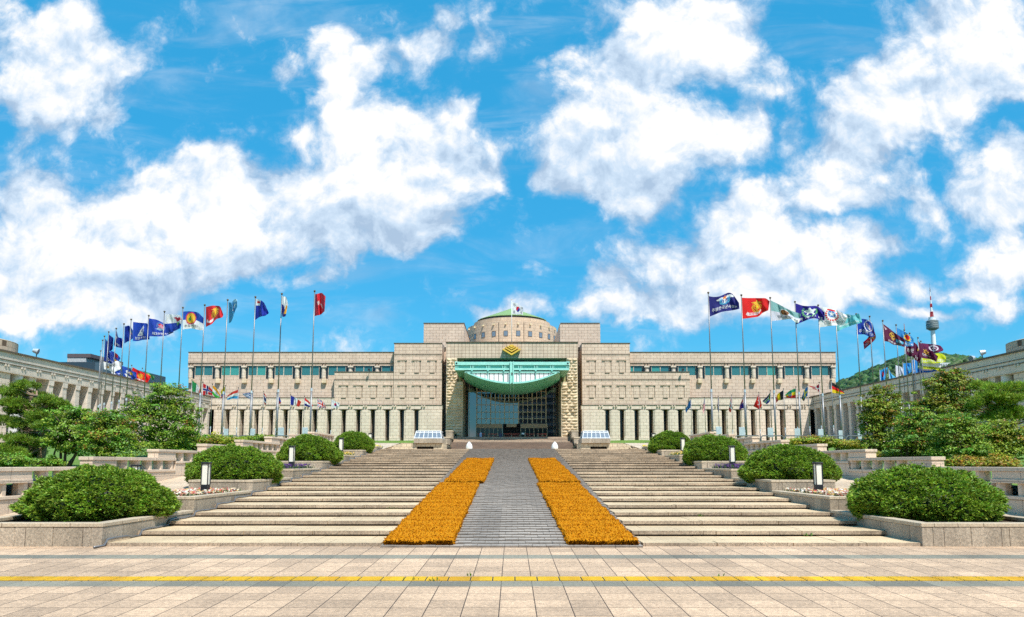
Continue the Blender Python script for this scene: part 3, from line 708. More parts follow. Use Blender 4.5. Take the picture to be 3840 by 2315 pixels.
# ------------------------------------------------------------------ coir mats on the ramp
def mat_runner(front, back, label, seed):
    """front, back: (x_left, x_right, y)"""
    t = thing('coir_mat', ((front[0]+front[1])/2, front[2], rz_(front[2])), label, 'mat', 'orange coir mats on the ramp')
    r = np.random.RandomState(seed); (a0, a1, ya), (b0, b1, yb) = front, back
    nx, ny = 30, int((yb-ya)/.042)
    def P(u, v, h):
        y = ya+(yb-ya)*v; xl = a0+(b0-a0)*v+.012*np.sin(v*40+seed); xr = a1+(b1-a1)*v+.012*np.sin(v*33+2*seed)
        zz = RAMP_A[1]+(y-RAMP_A[0])*(RAMP_B[1]-RAMP_A[1])/(RAMP_B[0]-RAMP_A[0])
        sag = .012*np.sin(v*90)+.01*np.sin(u*9+v*31)
        return np.stack([xl+(xr-xl)*u, y, zz+.03+h+sag], -1)
    uu, vv = np.meshgrid(np.linspace(0, 1, nx+1), np.linspace(0, 1, 60), indexing='ij')
    top = P(uu.ravel(), vv.ravel(), .07); bot = P(uu.ravel(), vv.ravel(), .0)
    n2 = 60; Fc = []
    idx = lambda i, j: i*n2+j
    N_ = len(top)
    for i in range(nx):
        for j in range(n2-1):
            Fc.append((idx(i, j), idx(i+1, j), idx(i+1, j+1), idx(i, j+1))); Fc.append((N_+idx(i, j+1), N_+idx(i+1, j+1), N_+idx(i+1, j), N_+idx(i, j)))
    for i in range(nx):
        Fc.append((idx(i, 0), N_+idx(i, 0), N_+idx(i+1, 0), idx(i+1, 0))); Fc.append((idx(i+1, n2-1), N_+idx(i+1, n2-1), N_+idx(i, n2-1), idx(i, n2-1)))
    for j in range(n2-1):
        Fc.append((idx(0, j+1), N_+idx(0, j+1), N_+idx(0, j), idx(0, j))); Fc.append((idx(nx, j), N_+idx(nx, j), N_+idx(nx, j+1), idx(nx, j+1)))
    np_mesh('backing', np.concatenate([top, bot]), Fc, np.tile([.46, .185, .008], (len(Fc), 1)), COIR, t)
    u = (np.arange(nx)[:, None]+r.uniform(.15, .85, (nx, ny)))/nx; v = (np.arange(ny)[None]+r.uniform(.05, .95, (nx, ny)))/ny
    u = u.ravel(); v = v.ravel()
    # extra fringe along the edges
    k = 700; eu = np.concatenate([r.uniform(0, 1, k), np.where(r.uniform(size=2*k) < .5, 0.0, 1.0)]); ev = np.concatenate([np.zeros(k), r.uniform(0, 1, 2*k)])
    u = np.concatenate([u, eu]); v = np.concatenate([v, ev]); n = len(u)
    base = P(u, v, .062); fr = np.arange(n) >= nx*ny
    base[fr, 2] -= r.uniform(0, .08, fr.sum())
    V = []; Fs = []; Tt = []; off = 0
    lean = np.zeros((n, 3)); lean[:, 2] = 1; lean += r.normal(size=(n, 3))*.6; lean[fr, 1] -= np.where(v[fr] == 0, 1.2, 0); lean[fr, 0] += np.where(v[fr] == 0, 0, np.where(u[fr] < .5, -1, 1)); 
    lean /= np.linalg.norm(lean, axis=1)[:, None]
    row = .85+.25*(.5+.5*np.sin(v*(yb-ya)*2*pi/.11))*r.uniform(.6, 1.2, n)
    for j in range(2):
        vq, f = fronds(base+r.normal(size=(n, 3))*.008, lean, .034, .012, r); V.append(vq); Fs.append(f+off); off += len(vq)
        c = np.array([.54, .215, .007])*(row*r.uniform(.82, 1.06, n))[:, None]; dk = r.uniform(size=n) < .015; c[dk] *= .3; c[fr & (v == 0)] *= np.array([.42, .38, .4])*1.0; c[fr & (v > 0) & (r.uniform(size=n) < .5)] *= .6  # front fringe darkened to paint its shading, side fringe at random
        Tt.append(c)
    np_mesh('pile', np.concatenate(V), np.concatenate(Fs), np.concatenate(Tt), COIR, t)
mat_runner((-2.34, -1.08, 13.05), (-2.27, -1.05, 22.40), 'long orange coir mat, lower one on the left of the ramp', 1)
mat_runner((-2.17, -.92, 22.78), (-2.05, -.82, 32.0), 'long orange coir mat, upper one on the left of the ramp', 2)
mat_runner((1.03, 2.30, 13.05), (.81, 2.09, 22.35), 'long orange coir mat, lower one on the right of the ramp', 3)
mat_runner((.91, 2.17, 22.72), (.75, 1.93, 32.0), 'long orange coir mat, upper one on the right of the ramp', 4)
# pointed white stones at the head of the ramp
for sg in (-1, 1):
    m = MB(); m.lathe([(0, 0), (.17, 0), (.19, .07), (.188, .17), (.155, .28), (.09, .38), (.025, .445), (0, .455)], 0, 0, 0, 20)
    o = m.build('bud_stone', WHITESTONE, loc=(0, 0, 0), smooth=True)
    o.location = (sg*2.44, 40.3, ztop(22)-.02)
    tag(o, 'white bud-shaped stone bollard at the head of the ramp, %s one' % ('left' if sg < 0 else 'right'), 'bollard', 'white bud stones at the ramp head')

# weeds sprouting from joints of the paving and steps
wr = np.random.RandomState(17); WP = []
for (x, y, z, k) in [(-1.35, 9.64, pl(9.64), 6), (-1.02, 9.63, pl(9.63), 9), (-.62, 9.95, pl(9.95), 5), (2.9, 9.94, pl(9.94), 4), (-3.05, 17.98, ztop(4)-.09, 30), (-3.15, 18.0, ztop(4)-.09, 14), (3.05, 24.0, ztop(9)-.09, 36), (5.9, 14.3, ztop(1)-.09, 12), (-6.3, 19.2, ztop(5)-.09, 16), (-7.3, 21.6, ztop(7)-.09, 20), (4.4, 16.7, ztop(3)-.09, 10)]:
    WP.append(np.stack([x+wr.normal(size=k)*.05, y+wr.normal(size=k)*.01, np.full(k, z)], 1))
WP = np.concatenate(WP); WD = wr.normal(size=WP.shape)*.5+np.array([0, -.3, 1.0]); WD /= np.linalg.norm(WD, axis=1)[:, None]
V, Fc = fronds(WP, WD, .07, .010, wr)
tag(np_mesh('weeds', V, Fc, np.array([.10, .24, .02])*wr.uniform(.5, 1.3, (len(WP), 1)), LEAF), 'small green weeds sprouting from joints of the paving and steps', 'weeds', kind='stuff')

# ================================================================== MAIN BUILDING
def zpx(py, Y, px=1920): return at(px, py, Y).z
def xpx(px, Y, py=1450): return at(px, py, Y).x
def rect(m, px0, py0, px1, py1, Y, depth, mi=0, sg=-1, zb=None):
    """box whose front face covers the photo rectangle on plane Y (mirrored when sg = +1)"""
    if sg > 0: px0, px1 = 3840-px1, 3840-px0
    pm = (py0+py1)/2
    a = xpx(px0, Y, pm); b = xpx(px1, Y, pm)
    m.box(a, b, Y, Y+depth, zpx(py1, Y) if zb is None else zb, zpx(py0, Y), mi)
    return m
BLD = thing('museum_building', (0, 150, 6.6), 'huge symmetrical beige granite museum with a central drum, long wings and a green canopy', 'museum')
ZG = 5.6
def part(m, name, mats, parent=None, **k): return m.build(name, mats, parent or BLD, **k)

# central block: lintel wall, side masses, back
m = MB(); rect(m, 1673, 1284, 2167, 1343, 150, 26); part(m, 'gable_wall', STONE_GRID)
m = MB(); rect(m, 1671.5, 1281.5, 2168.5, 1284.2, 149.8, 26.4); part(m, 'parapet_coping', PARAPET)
XP = abs(xpx(1673, 150, 1500)); XI = abs(xpx(1735, 150, 1540)); XT = abs(xpx(1714, 150, 1390))
zl = zpx(1343, 150); zs = zpx(1432, 150); FL = 7.15
for sg in (-1, 1):
    m = MB(); m.box(sg*XP, sg*XT, 150, 166, ZG, zl); m.box(sg*(XT-.003), sg*XI, 150, 166, ZG, zs)
    m.box(sg*(XT-.003), sg*(XI-.003), 153, 166, zs-.003, zl)
    p = part(m, 'entrance_pier', STONE_ROUGH)
    # rusticated blocks, course by course
    r2 = random.Random(11+sg); z = 6.9; row = 0
    while z < zl-.5:
        hh = .44; xin = XI if z+hh < zs else XT
        x = XP-.02+(.0); edges = []
        n = 2 if row % 2 else 3
        ws = [r2.uniform(.7, 1.3) for _ in range(n)]; s = sum(ws); acc = 0
        for w in ws:
            xa = XP-(XP-xin)*acc/s; acc += w; xb = XP-(XP-xin)*acc/s
            d = r2.uniform(.18, .42); j = lambda q: r2.uniform(-q, q)
            X0, X1 = sorted((sg*xa, sg*xb)); X0 += .03; X1 -= .03
            bk = [(X0, 150-.01, z), (X1, 150-.01, z), (X1, 150.1, z), (X0, 150.1, z)]
            m2 = MB()
            nx = 5; V = []; Fq = []
            for iz in range(4):
                for ix in range(nx):
                    u = ix/(nx-1); v = iz/3
                    edge = ix in (0, nx-1) or iz in (0, 3)
                    V.append((X0+(X1-X0)*u, 150.02 if edge else 150-d+j(.09), z+hh*v))
            for iz in range(3):
                for ix in range(nx-1): Fq.append((iz*nx+ix, iz*nx+ix+1, (iz+1)*nx+ix+1, (iz+1)*nx+ix))
            edges.append((V, Fq))
        mm = MB()
        for V, Fq in edges: mm.add(V, Fq)
        part(mm, 'rusticated_course', STONE_ROUGH, p)
        z += .62; row += 1
    # stub of the round column under the canopy bearing
    m = MB(); m.lathe([(0, 0), (.42, 0), (.42, 1.3), (0, 1.3)], sg*(XT-.6), 150.7, zs+.003, 16); part(m, 'bearing_column', plain('ochre_column', (.28, .26, .12, 1)))
# deep entrance recess: dark back wall over the canopy with small windows, floor, side returns
m = MB(); m.box(-XI+.003, XI-.003, 153.2, 166, zs+.5, zl+.003); part(m, 'recess_wall', BLUEROOF)
for k in range(7):
    px = 1754.5+k*55
    m = MB(); rect(m, px-8, 1349, px+8, 1358, 153.1, .08); part(m, 'recess_window', TEAL)
m = MB(); m.box(-XP, XP, 147.5, 166, FL-2, FL); part(m, 'entrance_floor', GRANITE)
# glass curtain wall
gz = FL; gt = zs+.5
GW = 160
m = MB(); m.box(-XI+.003, XI-.003, GW, GW+.3, gz, gt); cw = part(m, 'curtain_glass', CURTAIN)
m = MB(); ztop_m = zpx(1445, GW)
for k in range(16):
    px = 1788.2+51.85*k/3; x = xpx(px, GW, 1530); w = .12 if k % 3 == 0 else .075
    m.box(x-w, x+w, GW-(.14 if k % 3 == 0 else .10), GW-.003, zpx(1590, GW), gt-.02)
for py in (1445, 1468, 1493, 1519, 1546, 1571):
    m.box(xpx(1788, GW), xpx(2047.5, GW), GW-.085, GW-.004, zpx(py, GW)-.08, zpx(py, GW)+.08)
for px in (1761, 2076): m.box(xpx(px, GW)-.04, xpx(px, GW)+.04, GW-.08, GW-.003, gz+.01, gt-.02)
part(m, 'mullions', BRASS, cw)
for (a, b) in ((1785, 1884), (1952, 2053)):
    m = MB(); rect(m, a, 1590, b, 1606, 158.6, 1.3); fs_ = part(m, 'door_fascia', BRONZE)
    m = MB(); rect(m, a+1, 1606.2, b-1, 1641, 158.9, .08, zb=FL+.003); dg = part(m, 'door_glass', SLOT)
    m = MB()
    for px in np.linspace(a+1, b-1, 7): m.box(xpx(px, 158.8, 1620)-.05, xpx(px, 158.8, 1620)+.05, 158.78, 158.897, FL+.003, zpx(1606, 158.9))
    part(m, 'door_frame', BRASS, dg)
m = MB(); rect(m, 1899, 1590, 1937, 1602, 158.5, .3); part(m, 'hanging_panel', BRONZE)
m = MB(); m.box(xpx(1886, 159.5), xpx(1950, 159.5), 159.5, 159.9, FL+.003, zpx(1590, 159.5)); part(m, 'doorway', DARKGAP)

# gold emblem: four stacked chevrons and a flame tip
EY = 149.0; m = MB()
ex = lambda q: xpx(1640+q/3.536, EY, 1310); ez = lambda q: zpx(1260+q/3.536, EY)
for (tip, hw, lift, th) in ((260, 118, 72, 25), (218, 88, 52, 22), (184, 60, 37, 19), (158, 34, 22, 17)):
    c = 985
    out = [(c, tip), (c+hw, tip-lift), (c+hw+1, tip-lift-th), (c+hw-8, tip-lift-th+8), (c, tip-th)]
    for s_ in (1, -1):
        poly = [(ex(c+s_*(x-c)), ez(y)) for x, y in out]
        m.prism_y(poly, EY-.35, 149.95)
poly = [(ex(985), ez(150)), (ex(1005), ez(128)), (ex(997), ez(112)), (ex(985), ez(124)), (ex(973), ez(112)), (ex(965), ez(128))]
m.prism_y(poly, EY-.3, 149.95)
part(m, 'chevron_emblem', GOLD)

# canopy: slab with a plated front beam, a lens of white panels and a boat-shaped underside
CY_ = 138.0
cxx = lambda q: xpx(1640+q/3.536, CY_, 1390); czz = lambda q: zpx(1260+q/3.536, CY_)
XB = abs(cxx(232)); z0, z1, z2, z3 = czz(455), czz(430), czz(388), czz(346)
m = MB(); m.box(-XB, XB, CY_+.6, 152.9, z0+.05, z3-.05); part(m, 'canopy_slab', COPPER_U)
cb_ = MB()
cb_.box(-XB, XB, CY_-.15, CY_+.597, z2, z3); cb_.box(-XB, XB, CY_-.15, CY_+.597, z0, z1)
for q in (455, 668, 880, 1093, 1303, 1516):
    for d in (-15, 8, 28): cb_.box(cxx(q+d)-.06, cxx(q+d)+.06, CY_-.05, CY_+.3, z1+.002, z2-.002)
for q in (238, 255, 272, 1710, 1730, 1747): cb_.box(cxx(q)-.06, cxx(q)+.06, CY_-.08, CY_+.3, z1+.002, z2-.002)
for q in (234, 1708): cb_.box(cxx(q), cxx(q+44), CY_-.22, CY_-.153, z2+.003, z3+.06)
beam = part(cb_, 'canopy_beam', COPPER)
m = MB(); m.box(-XB+.01, XB-.01, CY_+.2, CY_+.59, z1+.004, z2-.004); part(m, 'web_plate', COPPER_D, beam)
for q in (255, 1730):
    m = MB(); m.tube((cxx(q), CY_-.26, czz(366)), (cxx(q), CY_-.2, czz(366)), .18, n=14); part(m, 'eye_hole', BLACKM, beam)
m = MB()
for q in (962, 1003): m.box(cxx(q), cxx(q+13), CY_-.5, CY_-.23, czz(640), z3+.02)
m.box(cxx(970), cxx(1008), CY_-.3, CY_-.16, czz(490), z3-.01); m.box(cxx(975), cxx(1003), CY_-.3, CY_-.16, czz(625), czz(530))
part(m, 'centre_post', COPPER)
for q, qb in ((460, 520), (672, 585), (882, 622), (1095, 622), (1305, 585), (1518, 520)):
    m = MB(); m.tube((cxx(q), CY_-.1, czz(466)), (cxx(q), CY_-.02, czz(qb)), .055, n=6); h_ = part(m, 'hanger_rod', COPPER)
    m = MB(); m.tube((cxx(q), CY_-.35, czz(463)), (cxx(q), CY_-.12, czz(463)), .17, n=12); part(m, 'pin', COPPER_D, h_)
def lens(t, grow=0):     # t in -1..1 -> x (photo units 0-1980), lower edge y
    x = 992+t*(633+grow); y = 478+(157+grow)*(1-abs(t)**2.05); return x, y
NL = 40
ch = czz(476)
m = MB(); ts = [-1+2*i/NL for i in range(NL+1)]
# rim
for a, b in zip(ts, ts[1:]):
    (xa, ya), (xb, yb) = lens(a), lens(b); wa = 22; inner = lambda t, x, y: (992+t*608, max(482, 476+(138)*(1-abs(t)**2.05)))
    ia, ib = inner(a, xa, ya), inner(b, xb, yb)
    f = [(cxx(xa), czz(ya)), (cxx(xb), czz(yb)), (cxx(ib[0]), czz(ib[1])), (cxx(ia[0]), czz(ia[1]))]
    m.add([(x, CY_-.1, z) for x, z in f]+[(x, CY_+.5, z) for x, z in f], [(0, 1, 2, 3), (0, 4, 5, 1), (3, 2, 6, 7)])
m.box(cxx(365), cxx(1620), CY_-.1, CY_+.3, czz(490), czz(474))
part(m, 'lens_rim', COPPER)
m = MB()
nP = 20
for i in range(nP):
    a = -1+2*i/nP+.006; b = -1+2*(i+1)/nP-.006
    pa = lambda t: (992+t*600, max(484, 476+136*(1-abs(t)**2.05)))
    tt = [a+(b-a)*k/4 for k in range(5)]
    low = [(cxx(pa(t)[0]), czz(pa(t)[1])) for t in tt]; topz = czz(489)
    poly = low+[(low[-1][0], topz), (low[0][0], topz)]
    if low[2][1] < topz-.1: m.prism_y(poly, CY_+.1, CY_+.2)
part(m, 'lens_panels', WHITEP)
m = MB(); m.box(cxx(380), cxx(1605), CY_+.22, CY_+.3, czz(600), czz(478)); 
V = []; Fq = []; NV = 14
for j in range(NV+1):
    v = j/NV; Yv = CY_+.3+(152.5-CY_-.3)*v
    for i, t in enumerate(ts):
        x, y = lens(t); xf = cxx(x); zf = czz(y)
        xb_ = t*(XI-.1); zb_ = zs+.4-(zs+.4-zpx(1481, 152.5))*(1-abs(t)**2.2)
        bulge = -.35*sin(pi*v)*(1-t*t)
        V.append((xf+(xb_-xf)*v, Yv, zf+(zb_-zf)*v+bulge))
n1_ = len(ts)
for j in range(NV):
    for i in range(n1_-1): Fq.append((j*n1_+i, (j+1)*n1_+i, (j+1)*n1_+i+1, j*n1_+i+1))
HULL = stone('copper_green_hull', (.13,.46,.29,1), (.11,.41,.26,1), (.05,.26,.16,1), 0.5, 0.34, offset=0, msize=.03, mode='floor', rough=.5, mottle=.1)
m = MB(); m.add(V, Fq); part(m, 'hull_soffit', HULL, smooth=True)
m = MB(); m.poly_tube([(-.35, V[j*n1_+NL//2][1], V[j*n1_+NL//2][2]-.02) for j in range(NV+1)], .07, 6); m.poly_tube([(.35, V[j*n1_+NL//2][1], V[j*n1_+NL//2][2]-.02) for j in range(NV+1)], .07, 6)
part(m, 'keel_ribs', COPPER)

# shoulders, mid blocks, wings
YS, YM, YL, YW = 152.2, 152.5, 152.0, 154.6
for sg in (-1, 1):
    m = MB(); rect(m, 1477, 1288.5, 1657, 1519, YS, 22, sg=sg); part(m, 'shoulder_block', STONE_UP)
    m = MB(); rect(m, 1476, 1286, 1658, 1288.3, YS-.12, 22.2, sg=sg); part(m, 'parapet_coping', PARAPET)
    m = MB(); rect(m, 1653, 1285, 1674, 1640, 157.5, 14, sg=sg, zb=ZG); part(m, 'recessed_joint_wall', STONE_UP)
    m = MB()
    for py in (1302, 1307, 1312): rect(m, 1663, py, 1672, py+2, 157.3, .3, sg=sg)
    part(m, 'vent_louvres', PARAPET)
    m = MB(); rect(m, 1253, 1396, 1480, 1519, YM, 8, sg=sg); part(m, 'terrace_block', STONE_UP)
    m = MB(); rect(m, 1252, 1393.5, 1477, 1395.8, YM-.12, 8.2, sg=sg); part(m, 'parapet_coping', PARAPET)
    # string courses
    m = MB()
    rect(m, 1253, 1423, 1477, 1424.6, YM-.1, .098, sg=sg); rect(m, 1477, 1423, 1657, 1424.6, YS-.1, .098, sg=sg); rect(m, 1477, 1329, 1657, 1330.3, YS-.1, .098, sg=sg)
    rect(m, 1253, 1518.4, 1660, 1519.6, YL-.12, .7, sg=sg)
    part(m, 'string_course', PARAPET)
    # wing: parapet wall, frieze, window band, spandrel
    m = MB(); rect(m, 706, 1322.2, 1477, 1372, YW, 14, sg=sg); rect(m, 706, 1408, 1477, 1492, YW, 14, sg=sg); rect(m, 706, 1371.5, 1477, 1408.5, YW+1.6, 12.4, sg=sg)
    part(m, 'wing_wall', STONE_UP)
    m = MB(); rect(m, 705, 1319.6, 1478, 1322, YW-.12, 14.2, sg=sg); part(m, 'parapet_coping', PARAPET)
    m = MB(); rect(m, 704, 1360.6, 1477, 1362, YW-.18, .178, sg=sg)
    for k in range(8):
        c = 714+100*k
        for d in (-7, 3.5): rect(m, c+d, 1362.2, c+d+4.5, 1366, YW-.32, .318, sg=sg)
    part(m, 'frieze_string_course', PARAPET)
    for k in range(8):
        c = 714+100*k
        # window pair
        for (a, b) in ((c+17.5, c+49.2), (c+50.8, c+82.5)):
            if a > 1475: continue
            b = min(b, 1476)
            m = MB(); rect(m, a, 1373, b, 1407, YW+.3, .12, sg=sg); w_ = part(m, 'window', [TEAL, TEAL2][1 if (k*2+(a > c+30)) in ((2, 3, 5) if sg < 0 else (4, 13, 15)) else 0])
            m = MB(); rect(m, a-.9, 1372.2, a+.3, 1408, YW+.18, .3, sg=sg); rect(m, b-.3, 1372.2, b+.9, 1408, YW+.18, .3, sg=sg); part(m, 'window_frame', STONE_LOW, w_)
        for (a, b) in ((c+9, c+16), (c+84, c+91.5)):
            if b > 1476: continue
            m = MB(); rect(m, a, 1372.2, b, 1421, YW-.004 if False else YW-.02, .06, sg=sg); part(m, 'slit_window', SLOT)
        m = MB(); xc = xpx(c if sg < 0 else 3840-c, YW, 1400)
        rr = abs(xpx(c, YW)-xpx(c+8.2, YW)); m.lathe([(0, 0), (rr*.86, 0), (rr, .3), (rr, 2.2), (rr*.92, 2.35), (0, 2.35)], xc, YW+.1, zpx(1420, YW), 14); rect(m, c-9.5, 1371.6, c+9.5, 1378, YW-.55, 1.2, sg=sg)
        part(m, 'wing_column', STONE_LOW, smooth=False)
        m = MB(); rect(m, c-8.5, 1420.4, c+8.5, 1438, YW-.75, .9, sg=sg); part(m, 'rough_corbel', STONE_ROUGH, bevel=.12)
    # lower storey: beam, pilasters and dark slots
    m = MB(); rect(m, 786, 1492.4, 1254, 1536, YL, 3.2, sg=sg); rect(m, 1253.6, 1519.6, 1660, 1536, YL+.003, 3.2, sg=sg); part(m, 'lower_beam', STONE_LOW)
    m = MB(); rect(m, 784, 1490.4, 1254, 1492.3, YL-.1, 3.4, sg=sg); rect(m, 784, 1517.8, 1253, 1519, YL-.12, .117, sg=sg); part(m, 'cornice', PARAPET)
    cs = [851+54.62*k for k in range(14)]
    for k, q_ in enumerate(cs+[cs[-1]+54.6]):
        for d in (-6.5, 3):
            m = MB(); rect(m, q_-27.3+d-2, 1520.2, q_-27.3+d+3, 1526, YL-.35, .347, sg=sg); part(m, 'dentil', STONE_LOW)
    for q_ in cs:
        m = MB(); rect(m, q_-17, 1534.4, q_+19, 1536.0, YL-.16, .157, sg=sg); part(m, 'slot_lintel_shade', PARAPET)  # dark strip paints the shadow line of the lintel overhang
    zb = ZG
    edges = [790]+cs+[None]
    for i in range(15):
        a = cs[i-1]+8.4 if i else 800; b = cs[i]-8.4 if i < 14 else 1657
        m = MB(); rect(m, a, 1536.2, b, 1652, YL+.03, 2.9, sg=sg, zb=zb)
        rect(m, a+4.5, 1538.5, b-4.5, 1652, YL-.12, .147, sg=sg, zb=zb); rect(m, a-1, 1641, b+1, 1652, YL-.22, .247, sg=sg, zb=zb)
        part(m, 'pilaster', STONE_LOW)
    for c in cs:
        m = MB(); rect(m, c-8.3, 1536.3, c+8.3, 1641, YL+1.9, .1, sg=sg); s_ = part(m, 'slot_window', SLOT)
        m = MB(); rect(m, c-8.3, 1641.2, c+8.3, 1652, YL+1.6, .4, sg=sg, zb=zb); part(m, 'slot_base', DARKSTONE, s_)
    m = MB(); rect(m, 770, 1492, 1660, 1656, YL+3.0, 2.0, sg=sg, zb=zb); part(m, 'rear_wall', SLOT)
    # blind windows
    for c in (1288, 1343.6, 1399, 1454, 1508.5, 1562.5, 1621):
        Yq = YM if c < 1477 else YS
        rows = [(1441, 1494)]+([(1347, 1400)] if c > 1500 else [])
        for (ya, yb) in rows:
            m = MB(); rect(m, c-9, ya+5.2, c+9, yb-2, Yq-.10, .098, sg=sg); bw = part(m, 'blind_window', STONE_UP)
            m = MB(); rect(m, c-18, ya+1, c+18, ya+5, Yq-.24, .237, sg=sg); part(m, 'lintel', STONE_UP, bw)
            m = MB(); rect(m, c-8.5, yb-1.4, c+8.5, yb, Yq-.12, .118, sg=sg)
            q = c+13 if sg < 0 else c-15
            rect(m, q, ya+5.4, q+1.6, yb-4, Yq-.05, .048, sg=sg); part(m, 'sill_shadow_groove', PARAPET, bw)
    # raised blocks beside the drum
    m = MB(); a = xpx(1589 if sg < 0 else 3840-1589, 165, 1240); b = xpx(1740 if sg < 0 else 3840-1740, 165, 1240); z = zpx(1213.5, 165)
    m.box(a, b, 165, 187, 20, z-.003); part(m, 'raised_block', STONE_UP)
    m = MB(); m.box(a-.1, b+.1, 164.9, 187.1, z, z+.16); part(m, 'parapet_coping', PARAPET)
    # wall floodlight on the terrace block
    q = 1387 if sg < 0 else 3840-2557
    lx = xpx(q if sg < 0 else 2557, YM, 1395); m = MB(); lz = zpx(1395, YM)
    m.tube((lx, YM+.05, lz+.05), (lx, YM-.9, lz+.35), .06); m.box(lx-.22, lx+.22, YM-1.3, YM-.85, lz+.15, lz+.55); part(m, 'wall_floodlight', BLACKM)
# main roof slab and rear mass
m = MB(); m.box(-26, 26, 166.2, 196, 6, zpx(1292, 166)); m.box(-69, 69, 160.5, 196, 6, zpx(1326, YW)); part(m, 'rear_mass', STONE_UP)
# drum
m = MB(); m.lathe([(12.6, 24), (12.6, 39.1), (12.3, 39.2), (10.75, 39.2)], 0, 196, 0, 72); part(m, 'drum', STONE_DRUM)
m = MB(); m.lathe([(10.75, 39.19), (10.75, 40.6), (9.4, 40.6)], 0, 196, 0, 72); part(m, 'upper_ring', STONE_DRUM)
m = MB(); m.lathe([(9.45, 40.55), (9.45, 41.3)], 0, 196, 0, 48); cl_ = part(m, 'clerestory', SLOT)
m = MB()
for k in range(48):
    w = 2*pi*k/48; m.box(9.5*cos(w)-.06, 9.5*cos(w)+.06, 196+9.5*sin(w)-.06, 196+9.5*sin(w)+.06, 40.6, 41.3)
part(m, 'clerestory_posts', PARAPET, cl_)
m = MB(); m.lathe([(9.85, 41.28), (9.85, 41.45), (0.02, 45.4)], 0, 196, 0, 24); part(m, 'cone_roof', COPPER_ROOF)
for k in range(-5, 5):
    ph = radians(7.5+15*k); dx, dy = sin(ph), -cos(ph); X, Yq = 12.62*dx, 196+12.62*dy
    tx, ty = cos(ph), sin(ph)
    def slab(u0, u1, z0_, z1_, o0, o1):
        b_ = [(X+tx*u0+dx*o1, Yq+ty*u0+dy*o1), (X+tx*u1+dx*o1, Yq+ty*u1+dy*o1), (X+tx*u1+dx*o0, Yq+ty*u1+dy*o0), (X+tx*u0+dx*o0, Yq+ty*u0+dy*o0)]
        return [(p[0], p[1], z0_) for p in b_], [(p[0], p[1], z1_) for p in b_]
    m = MB(); m.hexa(*slab(-.5, .5, 35.2, 36.5, -.3, .03)); dw = part(m, 'drum_window', GREYGLASS)
    m = MB()
    for (u0, u1, z0_, z1_) in ((-.58, -.5, 35.12, 36.58), (.5, .58, 35.12, 36.58), (-.5, .5, 36.5, 36.58), (-.5, .5, 35.12, 35.2)): m.hexa(*slab(u0, u1, z0_, z1_, -.3, .06))
    part(m, 'window_frame', PARAPET, dw)
    m = MB(); m.hexa(*slab(-.2, .2, 38.2, 38.55, 0, .5)); part(m, 'drum_floodlight', BRASS)
for ph in (-16.0, 14.5):
    w = radians(ph); X, Yq = 12.66*sin(w), 196-12.66*cos(w); m = MB(); m.tube((X, Yq, 26), (X, Yq, 38.9), .07, n=6); part(m, 'rain_pipe', PARAPET)

# ------------------------------------------------------------------ entrance stairs with cheek walls, pots, barriers
m = MB(); zz = up(133); X1 = xpx(2155, 133, 1680); X2 = xpx(2145, 143, 1650)
for k in range(11):
    m.box(-X1, X1, 133+.5*k, 142, zz-.6, zz+.155*(k+1))
zl2 = zz+.155*11
nU = 9; hU = (FL-zl2)/nU
for k in range(nU): m.box(-X2, X2, 142+.6*k, 148.2, zl2-.4, zl2+hU*(k+1)-.004)
tag(m.build('entrance_steps', stone('entrance_step_stone', (.40,.30,.215,1), (.34,.255,.185,1), (.16,.11,.08,1), 1.2, .5, msize=.02, mode='floor', speckle=.15, mottle=.2)), kind='structure')
for sg in (-1, 1):
    side = 'left' if sg < 0 else 'right'
    t = thing('stair_cheek_wall', (sg*13, 139, 5), 'stepped granite cheek wall on the %s of the museum entrance stairs' % side, 'wall')
    for i, (a, b, ya, yb, z) in enumerate(((12.1, 13.3, 131.5, 137, 5.5), (12.05, 13.3, 137.02, 142, 6.8), (12.0, 13.3, 142.02, 149.7, 8.3))):
        m = MB(); m.box(sg*a, sg*b, ya, yb, 3.4, z-.25); m.build('block', GRANITE, t)
        m = MB(); m.box(sg*(a-.08), sg*(b+.08), ya-.08, yb-.02, z-.25, z); m.build('coping', GRANITE_CAP, t)
    for (px, py, Y, fl, q) in ((1702, 1640, 147.9, 1, 'top'), (1690, 1661, 141.3, 0, 'middle'), (1681, 1687, 132.6, 0, 'bottom')):
        p = at(px if sg < 0 else 3840-px, py, Y); zb = {'top': FL, 'middle': zl2, 'bottom': up(132.6)}[q]; x_ = p.x
        t = thing('flower_pot', (x_, Y, zb), 'dark flower pot %s at the %s of the entrance stairs, %s side' % ('with yellow flowers' if fl else 'with low dark plants', q, side), 'flower pot', 'pots flanking the entrance stairs')
        m = MB(); m.lathe([(0, 0), (.32, 0), (.28, .08), (.55, .28), (.62, .5), (.66, .58), (.56, .58), (.5, .5), (0, .48)], x_, Y, zb, 18); m.build('bowl', BLACKM, t, smooth=True)
        r = np.random.RandomState(int(px)+sg); n = 260; P = r.normal(size=(n, 3))*[.26, .26, .09]+[x_, Y, zb+.66]
        V, Fc = leafquads(P, np.tile([0, -.3, 1.], (n, 1)), .055, r)
        np_mesh('flowers' if fl else 'foliage', V, Fc, np.array([.75, .5, .02] if fl else [.04, .08, .03])*r.uniform(.6, 1.1, (n, 1)), PETAL, t)
RED = plain('red_rail_paint', (.42, .06, .03, 1), .5)
